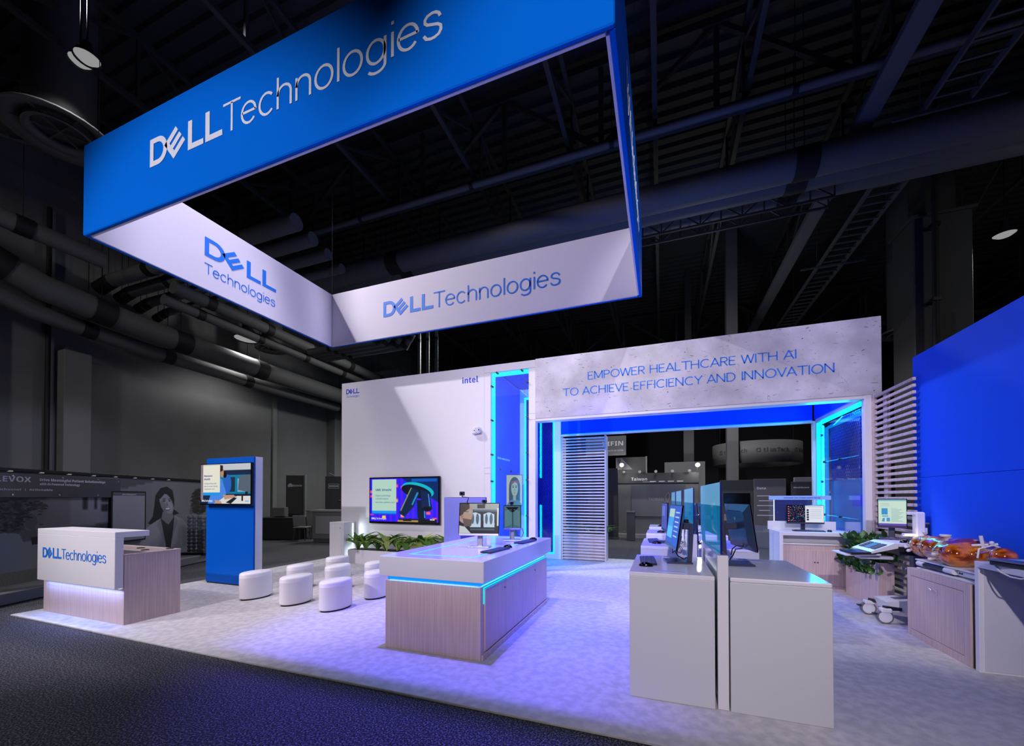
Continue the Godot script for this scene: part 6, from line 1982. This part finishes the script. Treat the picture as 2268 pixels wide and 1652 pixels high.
func poster_picture() -> Image:
	# a photographic print in greys: a curly-haired woman, windows, a smiling doctor, another head
	var im := canvas(1024, 284, Color(0.29, 0.29, 0.29))
	var at := func(s, y): return Vector2((s + 0.8) / 5.4, (1.85 - y) / 1.5)
	var shape := func(pts: Array, g: float):
		var q := []
		for p in pts:
			q.append(at.call(p[0], p[1]))
		fill_poly(im, q, Color(g, g, g))
	var spot_of := func(s, y, rs, ry, g, turn := 0.0):
		var p: Vector2 = at.call(s, y)
		fill_oval(im, p.x, p.y, rs / 5.4, ry / 1.5, Color(g, g, g), turn)
	shape.call([[0.5, 1.4], [2.1, 1.62], [2.9, 1.8], [4.6, 1.8], [4.6, 0.3], [0.5, 0.3]], 0.42)
	shape.call([[1.2, 1.55], [1.9, 1.6], [1.9, 1.0], [1.2, 1.0]], 0.47)
	for k in [[1.38, 1.48, 1.54, 1.26], [1.6, 1.66, 1.54, 1.26], [1.74, 1.86, 1.56, 1.38], [1.74, 1.86, 1.33, 1.22]]:
		shape.call([[k[0], k[2]], [k[1], k[2]], [k[1], k[3]], [k[0], k[3]]], 0.16)
	shape.call([[0.8, 0.95], [2.0, 0.98], [2.0, 0.86], [0.8, 0.82]], 0.22)
	soften(im, 8)
	var r := RandomNumberGenerator.new()
	r.seed = 31
	# curly-haired woman looking down to the right
	shape.call([[-0.8, 0.9], [-0.2, 1.02], [0.4, 0.92], [0.68, 0.8], [0.82, 0.6], [0.86, 0.3], [-0.8, 0.3]], 0.5)
	shape.call([[0.42, 0.98], [0.66, 0.98], [0.7, 0.8], [0.5, 0.78]], 0.34)
	shape.call([[0.6, 0.84], [0.78, 0.84], [0.8, 0.74], [0.62, 0.72]], 0.12)
	spot_of.call(0.66, 1.16, 0.14, 0.21, 0.4, 6)
	shape.call([[0.76, 1.2], [0.83, 1.1], [0.77, 1.08]], 0.4)
	spot_of.call(0.6, 1.08, 0.09, 0.12, 0.33)
	for i in 620:
		var a := r.randf() * TAU
		var q := sqrt(r.randf())
		var s := 0.33 + cos(a) * q * 0.5
		var y := 1.2 + sin(a) * q * 0.25 + (s - 0.4) * 0.12
		if s > 0.6 and y < 1.27 or s > 0.5 and y < 1.12:
			continue
		var g := r.randf_range(0.09, 0.34)
		spot_of.call(s, y, r.randf_range(0.015, 0.04), r.randf_range(0.008, 0.02), g, r.randf_range(-50, 20))
	spot_of.call(0.72, 1.19, 0.035, 0.008, 0.12, 12)
	spot_of.call(0.73, 1.24, 0.04, 0.007, 0.16, 12)
	spot_of.call(0.745, 1.03, 0.035, 0.012, 0.24, 8)
	# smiling doctor with long dark hair and a white coat
	shape.call([[2.92, 1.5], [3.05, 1.66], [3.22, 1.7], [3.38, 1.62], [3.44, 1.4], [3.42, 1.2], [3.58, 1.1], [3.4, 1.06], [3.2, 1.0], [3.0, 0.98], [2.86, 0.88], [2.74, 0.92], [2.86, 1.06], [2.9, 1.3]], 0.09)
	shape.call([[2.5, 0.3], [2.62, 0.78], [2.86, 0.92], [3.08, 1.02], [3.44, 1.06], [3.7, 0.96], [3.92, 0.74], [4.0, 0.3]], 0.56)
	shape.call([[3.04, 1.04], [3.44, 1.06], [3.42, 0.8], [3.34, 0.3], [3.24, 0.3], [3.1, 0.76]], 0.14)
	shape.call([[3.12, 1.16], [3.38, 1.16], [3.42, 1.02], [3.28, 0.86], [3.08, 1.0]], 0.43)
	shape.call([[3.06, 1.02], [2.96, 0.9], [3.1, 0.62], [3.22, 0.4], [3.12, 0.8]], 0.48)
	shape.call([[3.46, 1.06], [3.54, 0.94], [3.42, 0.6], [3.36, 0.45], [3.42, 0.8]], 0.48)
	spot_of.call(3.22, 1.33, 0.17, 0.235, 0.52, -7)
	spot_of.call(3.14, 1.27, 0.07, 0.13, 0.46, -7)
	spot_of.call(3.29, 1.3, 0.07, 0.12, 0.57, -7)
	shape.call([[3.0, 1.42], [3.06, 1.64], [3.26, 1.68], [3.36, 1.56], [3.4, 1.42], [3.3, 1.52], [3.16, 1.54], [3.06, 1.44]], 0.09)
	for e in [3.15, 3.3]:
		spot_of.call(e, 1.385, 0.032, 0.013, 0.12, -6)
		spot_of.call(e, 1.425, 0.05, 0.008, 0.17, -8)
	shape.call([[3.23, 1.38], [3.275, 1.275], [3.2, 1.27]], 0.44)
	spot_of.call(3.245, 1.205, 0.075, 0.03, 0.28, -8)
	spot_of.call(3.248, 1.212, 0.06, 0.017, 0.86, -8)
	# dark curly head turned towards her, and a shoulder
	shape.call([[3.9, 0.3], [4.0, 0.8], [4.2, 1.0], [4.6, 0.95], [4.6, 0.3]], 0.4)
	spot_of.call(4.04, 1.24, 0.11, 0.19, 0.34, 8)
	for i in 380:
		var a := r.randf() * TAU
		var q := sqrt(r.randf())
		spot_of.call(4.22 + cos(a) * q * 0.26, 1.36 + sin(a) * q * 0.32, 0.03, 0.02, r.randf_range(0.06, 0.2), r.randf() * 180.0)
	soften(im, 1.35)
	return im


# ------------------------------------------------------------------ booths behind the stand
func neighbours_back():
	var t := thing("pavilion_wall", "grey pavilion wall with a big blank screen behind the stand", "booth wall", Vector3(-0.1, 0, -15.6))
	slab(t, "wall", M.grey_mid, -1.5, 1.3, 0.15, 2.35, -0.1, 0, 0.006)
	slab(t, "header_band", M.grey_dark, -1.5, 1.3, 1.98, 2.35, 0, 0.03, 0.004)
	slab(t, "screen", plain(Color(0.3, 0.3, 0.3), 0.3), -0.95, 0.86, 0.78, 1.92, 0, 0.05, 0.006)
	slab(t, "plinth", M.grey_booth, -1.55, 1.35, 0, 0.15, -0.12, 0.35, 0.006)
	part(t, "lettering", words("Taiwan", 0.14, 0.55, 0.4, 0.004), M.grey_text, Vector3(-0.95, 2.08, 0.031))
	part(t, "lettering", words("TAIWAN", 0.13, 0.5, 0.3, 0.004), M.grey_booth, Vector3(-0.35, 1.35, 0.051))
	part(t, "lettering", words("Healthcare Pavilion", 0.03, 0.4, 0.2, 0.004), M.grey_text, Vector3(-0.55, 2.02, 0.031))
	part(t, "outline", tube([Vector3(0.27, 1.3, 0.055), Vector3(0.22, 1.5, 0.055), Vector3(0.3, 1.65, 0.055), Vector3(0.36, 1.55, 0.055), Vector3(0.32, 1.35, 0.055), Vector3(0.27, 1.3, 0.055)], 0.012, 6), M.grey_booth)
	for i in 4:
		slab(t, "sponsor_mark", M.grey_text, -0.3 + 0.3 * i, -0.1 + 0.3 * i, 2.03, 2.06, 0.03, 0.034, 0)
	for i in 5:
		part(t, "lamp_glass", rod(0.05, 0.03, 14), M.lamp_grey, Vector3(-1.2 + 0.55 * i, 2.4, 0.12), Vector3(60, 0, 0))
	var k := thing("info_pillar", "short dark pillar before the pavilion wall", "pillar", Vector3(-1.0, 0, -14.6))
	slab(k, "body", M.grey_dark, -0.13, 0.13, 0, 0.95, -0.13, 0.13, 0.006)
	slab(k, "top", M.grey_mid, -0.15, 0.15, 0.95, 1.0, -0.15, 0.15, 0.006)
	var o := thing("black_booth_side", "black booth side panel beside the slatted screen", "booth panel", Vector3(-1.95, 0, -14.8))
	slab(o, "panel", M.black, -0.55, 0.5, 0, 2.5, -0.1, 0, 0.006)
	slab(o, "foot", M.grey_dark, -0.57, 0.52, 0, 0.06, -0.14, 0.04, 0.004)
	var hs := thing("hanging_banner", "small hanging banner with pale letters left of the opening", "banner", Vector3(-1.75, 0, -15.2))
	slab(hs, "panel", M.grey_mid, -0.9, 0.55, 3.0, 3.7, -0.06, 0, 0.006)
	part(hs, "lettering", words("XIFIN", 0.2, 0.75, 0.4, 0.004), M.grey_text, Vector3(-0.3, 3.35, 0.001))
	part(hs, "lettering", words("HEALTH DO GOOD", 0.06, 0.6, 0.1, 0.004), M.grey_text, Vector3(-0.15, 3.15, 0.001))
	for x in [-0.8, 0.45]:
		part(hs, "cable", rod(0.006, 7.4, 6), M.black, Vector3(x, 7.35, -0.03))
	var ang := thing("angled_panel", "small angled grey panel under the hanging banner", "booth panel", Vector3(-1.3, 0, -15.62))
	slab(ang, "panel", M.grey_dark, -0.3, 0.75, 2.35, 2.95, -0.06, 0, 0.006)
	part(ang, "stripe", extruded(PackedVector2Array([Vector2(-0.3, 2.5), Vector2(0.3, 2.5), Vector2(-0.1, 2.93), Vector2(-0.3, 2.93)]), 0.01), M.grey_booth, Vector3(0, 0, 0.006))
	slab(ang, "edge_post", M.grey_booth, 0.75, 0.8, 2.35, 2.97, -0.08, 0.0, 0.004)
	var rs := thing("ring_sign", "round hanging ring sign with dark letters behind the stand", "hanging sign", Vector3(3.3, 3.1, -17.6))
	part(rs, "ring", lathe([Vector2(1.42, -0.42), Vector2(1.45, -0.42), Vector2(1.45, 0.35), Vector2(1.42, 0.35), Vector2(1.42, -0.42)], 56), M.grey_mid)
	var txt := "CitiusTech"
	for w in 3:
		for i in txt.length():
			var a := deg_to_rad(-62 + 52 * w + 4.2 * i)
			part(rs, "lettering", words(txt[i], 0.17, 0.0, 0.2, 0.004), M.grey_dark, Vector3(sin(a) * 1.453, -0.06, cos(a) * 1.453), Vector3(0, rad_to_deg(a), 0))
	for x in [-1.2, 1.2]:
		part(rs, "cable", rod(0.006, 7.5, 6), M.black, Vector3(x, 4.1, 0))
	var gb := thing("blank_booth_panel", "plain pale booth panel between column and pavilion", "booth panel", Vector3(0.95, 0, -17.2))
	slab(gb, "panel", M.grey_booth, -0.85, 0.6, 0.8, 2.85, -0.1, 0, 0.006)
	slab(gb, "foot", M.grey_dark, -0.85, 0.6, 0, 0.8, -0.1, 0, 0.006)
	var bs := thing("screen_booth", "dark booth wall with a black screen right of the glass panels", "booth wall", Vector3(2.2, 0, -14.2))
	slab(bs, "wall", M.grey_dark, -0.5, 0.4, 0, 2.0, -0.1, 0, 0.006)
	slab(bs, "screen", M.black_gloss, -0.42, 0.3, 1.2, 1.6, 0, 0.04, 0.004)
	slab(bs, "notice", M.grey_booth, -0.4, 0.28, 0.75, 0.95, 0, 0.01, 0.002)
	part(bs, "lettering", words("Partnership", 0.04, 0.3, 0.2, 0.003), M.grey_dark, Vector3(-0.2, 0.83, 0.011))
	var db := thing("data_board", "tall grey information board with pale lines of text", "booth panel", Vector3(3.0, 0, -13.6))
	slab(db, "board", M.grey_mid, -0.5, 0.3, 0, 2.0, -0.06, 0, 0.006)
	part(db, "lettering", words("Data", 0.08, 0.22, 0.4, 0.003), M.grey_text, Vector3(-0.42, 1.7, 0.001))
	for i in 5:
		slab(db, "text_bar", M.grey_text, -0.42 + 0.05 * (i % 2), -0.1 + 0.08 * (i % 3), 1.5 - 0.14 * i, 1.52 - 0.14 * i, 0, 0.003, 0)
	var pc := thing("poster_panel", "narrow dark poster panel with pale headings", "booth panel", Vector3(3.65, 0, -13.4))
	slab(pc, "board", M.grey_dark, -0.28, 0.22, 0.5, 1.9, -0.04, 0, 0.004)
	part(pc, "lettering", words("Healthcare", 0.05, 0.36, 0.2, 0.003), M.grey_text, Vector3(-0.22, 1.72, 0.001))
	slab(pc, "picture", M.grey_booth, -0.2, 0.12, 0.9, 1.2, 0, 0.004, 0)
	slab(pc, "stand", M.grey_mid, -0.05, 0.0, 0, 0.5, -0.04, 0, 0.002)
	var wp := thing("tall_booth_wall", "tall plain booth wall with a slanted line, far right of the opening", "booth wall", Vector3(4.3, 0, -14.0))
	slab(wp, "wall", M.grey_booth, -0.7, 0.55, 0, 2.05, -0.1, 0, 0.006)
	part(wp, "slanted_line", bar(Vector3(-0.4, 1.1, 0.006), Vector3(0.5, 1.95, 0.006), 0.008, 0.04), M.grey_text)
	slab(wp, "edge_post", M.grey_text, 0.55, 0.6, 0, 2.4, -0.1, 0.02, 0.004)
	var bk := thing("black_booth_wall", "black booth wall at the right of the opening", "booth wall", Vector3(5.4, 0, -14.4))
	slab(bk, "wall", M.black, -0.6, 1.6, 0, 2.45, -0.1, 0, 0.006)
	slab(bk, "foot", M.grey_dark, -0.62, 1.62, 0, 0.05, -0.14, 0.04, 0.004)
	leafy_plant("dark leafy plant in front of the far booths", Vector3(4.05, 0.8, -13.0), 0.5, 16, "", 700)
	var pot := thing("plant_stand", "dark pedestal under the far leafy plant", "plant stand", Vector3(4.05, 0, -13.0))
	slab(pot, "column", M.black, -0.18, 0.18, 0, 0.8, -0.18, 0.18, 0.006)
	slab(pot, "rim", M.grey_dark, -0.2, 0.2, 0.76, 0.8, -0.2, 0.2, 0.004)
	var fs := thing("care_banner", "large dark banner with pale words seen through the glazed side", "banner", Vector3(6.2, 0, -17.0), -16)
	slab(fs, "panel", M.grey_dark, -1.2, 2.4, 0, 3.6, -0.06, 0, 0.006)
	part(fs, "lettering", words("Transforming", 0.3, 2.1, 0.5, 0.004), M.grey_text, Vector3(-0.4, 2.35, 0.001))
	part(fs, "lettering", words("patient results", 0.3, 2.3, 0.5, 0.004), M.grey_text, Vector3(-0.75, 1.85, 0.001))
	part(fs, "lettering", words("quality care", 0.1, 0.7, 0.3, 0.004), M.grey_text, Vector3(0.9, 1.3, 0.001))
	part(fs, "peak", extruded(PackedVector2Array([Vector2(-0.9, 2.75), Vector2(-0.2, 3.35), Vector2(0.4, 2.75)]), 0.01), M.grey_booth, Vector3(0, 0, 0.006))
	for a in [["left bright spotlight over the pavilion wall", Vector3(-1.35, 2.65, -15.2)], ["right bright spotlight over the pavilion wall", Vector3(1.15, 2.6, -15.4)]]:
		var l := thing("booth_spotlight", a[0], "lamp", a[1], 0, "spotlights over the pavilion wall")
		part(l, "housing", rod(0.09, 0.2, 16, 0.06), M.black, Vector3(0, 0.02, -0.06), Vector3(-70, 0, 0))
		part(l, "lamp_glass", rod(0.08, 0.012, 16), glow(Color(1, 0.98, 0.95), 0.9), Vector3(0, -0.015, 0.045), Vector3(-70, 0, 0))
		part(l, "bracket", rod(0.012, 0.3, 8), M.black, Vector3(0, -0.1, -0.1))
		bulb_light(a[1] + Vector3(0, -0.05, 0.15), 0.8, Color(1, 0.98, 0.95), 0.08)
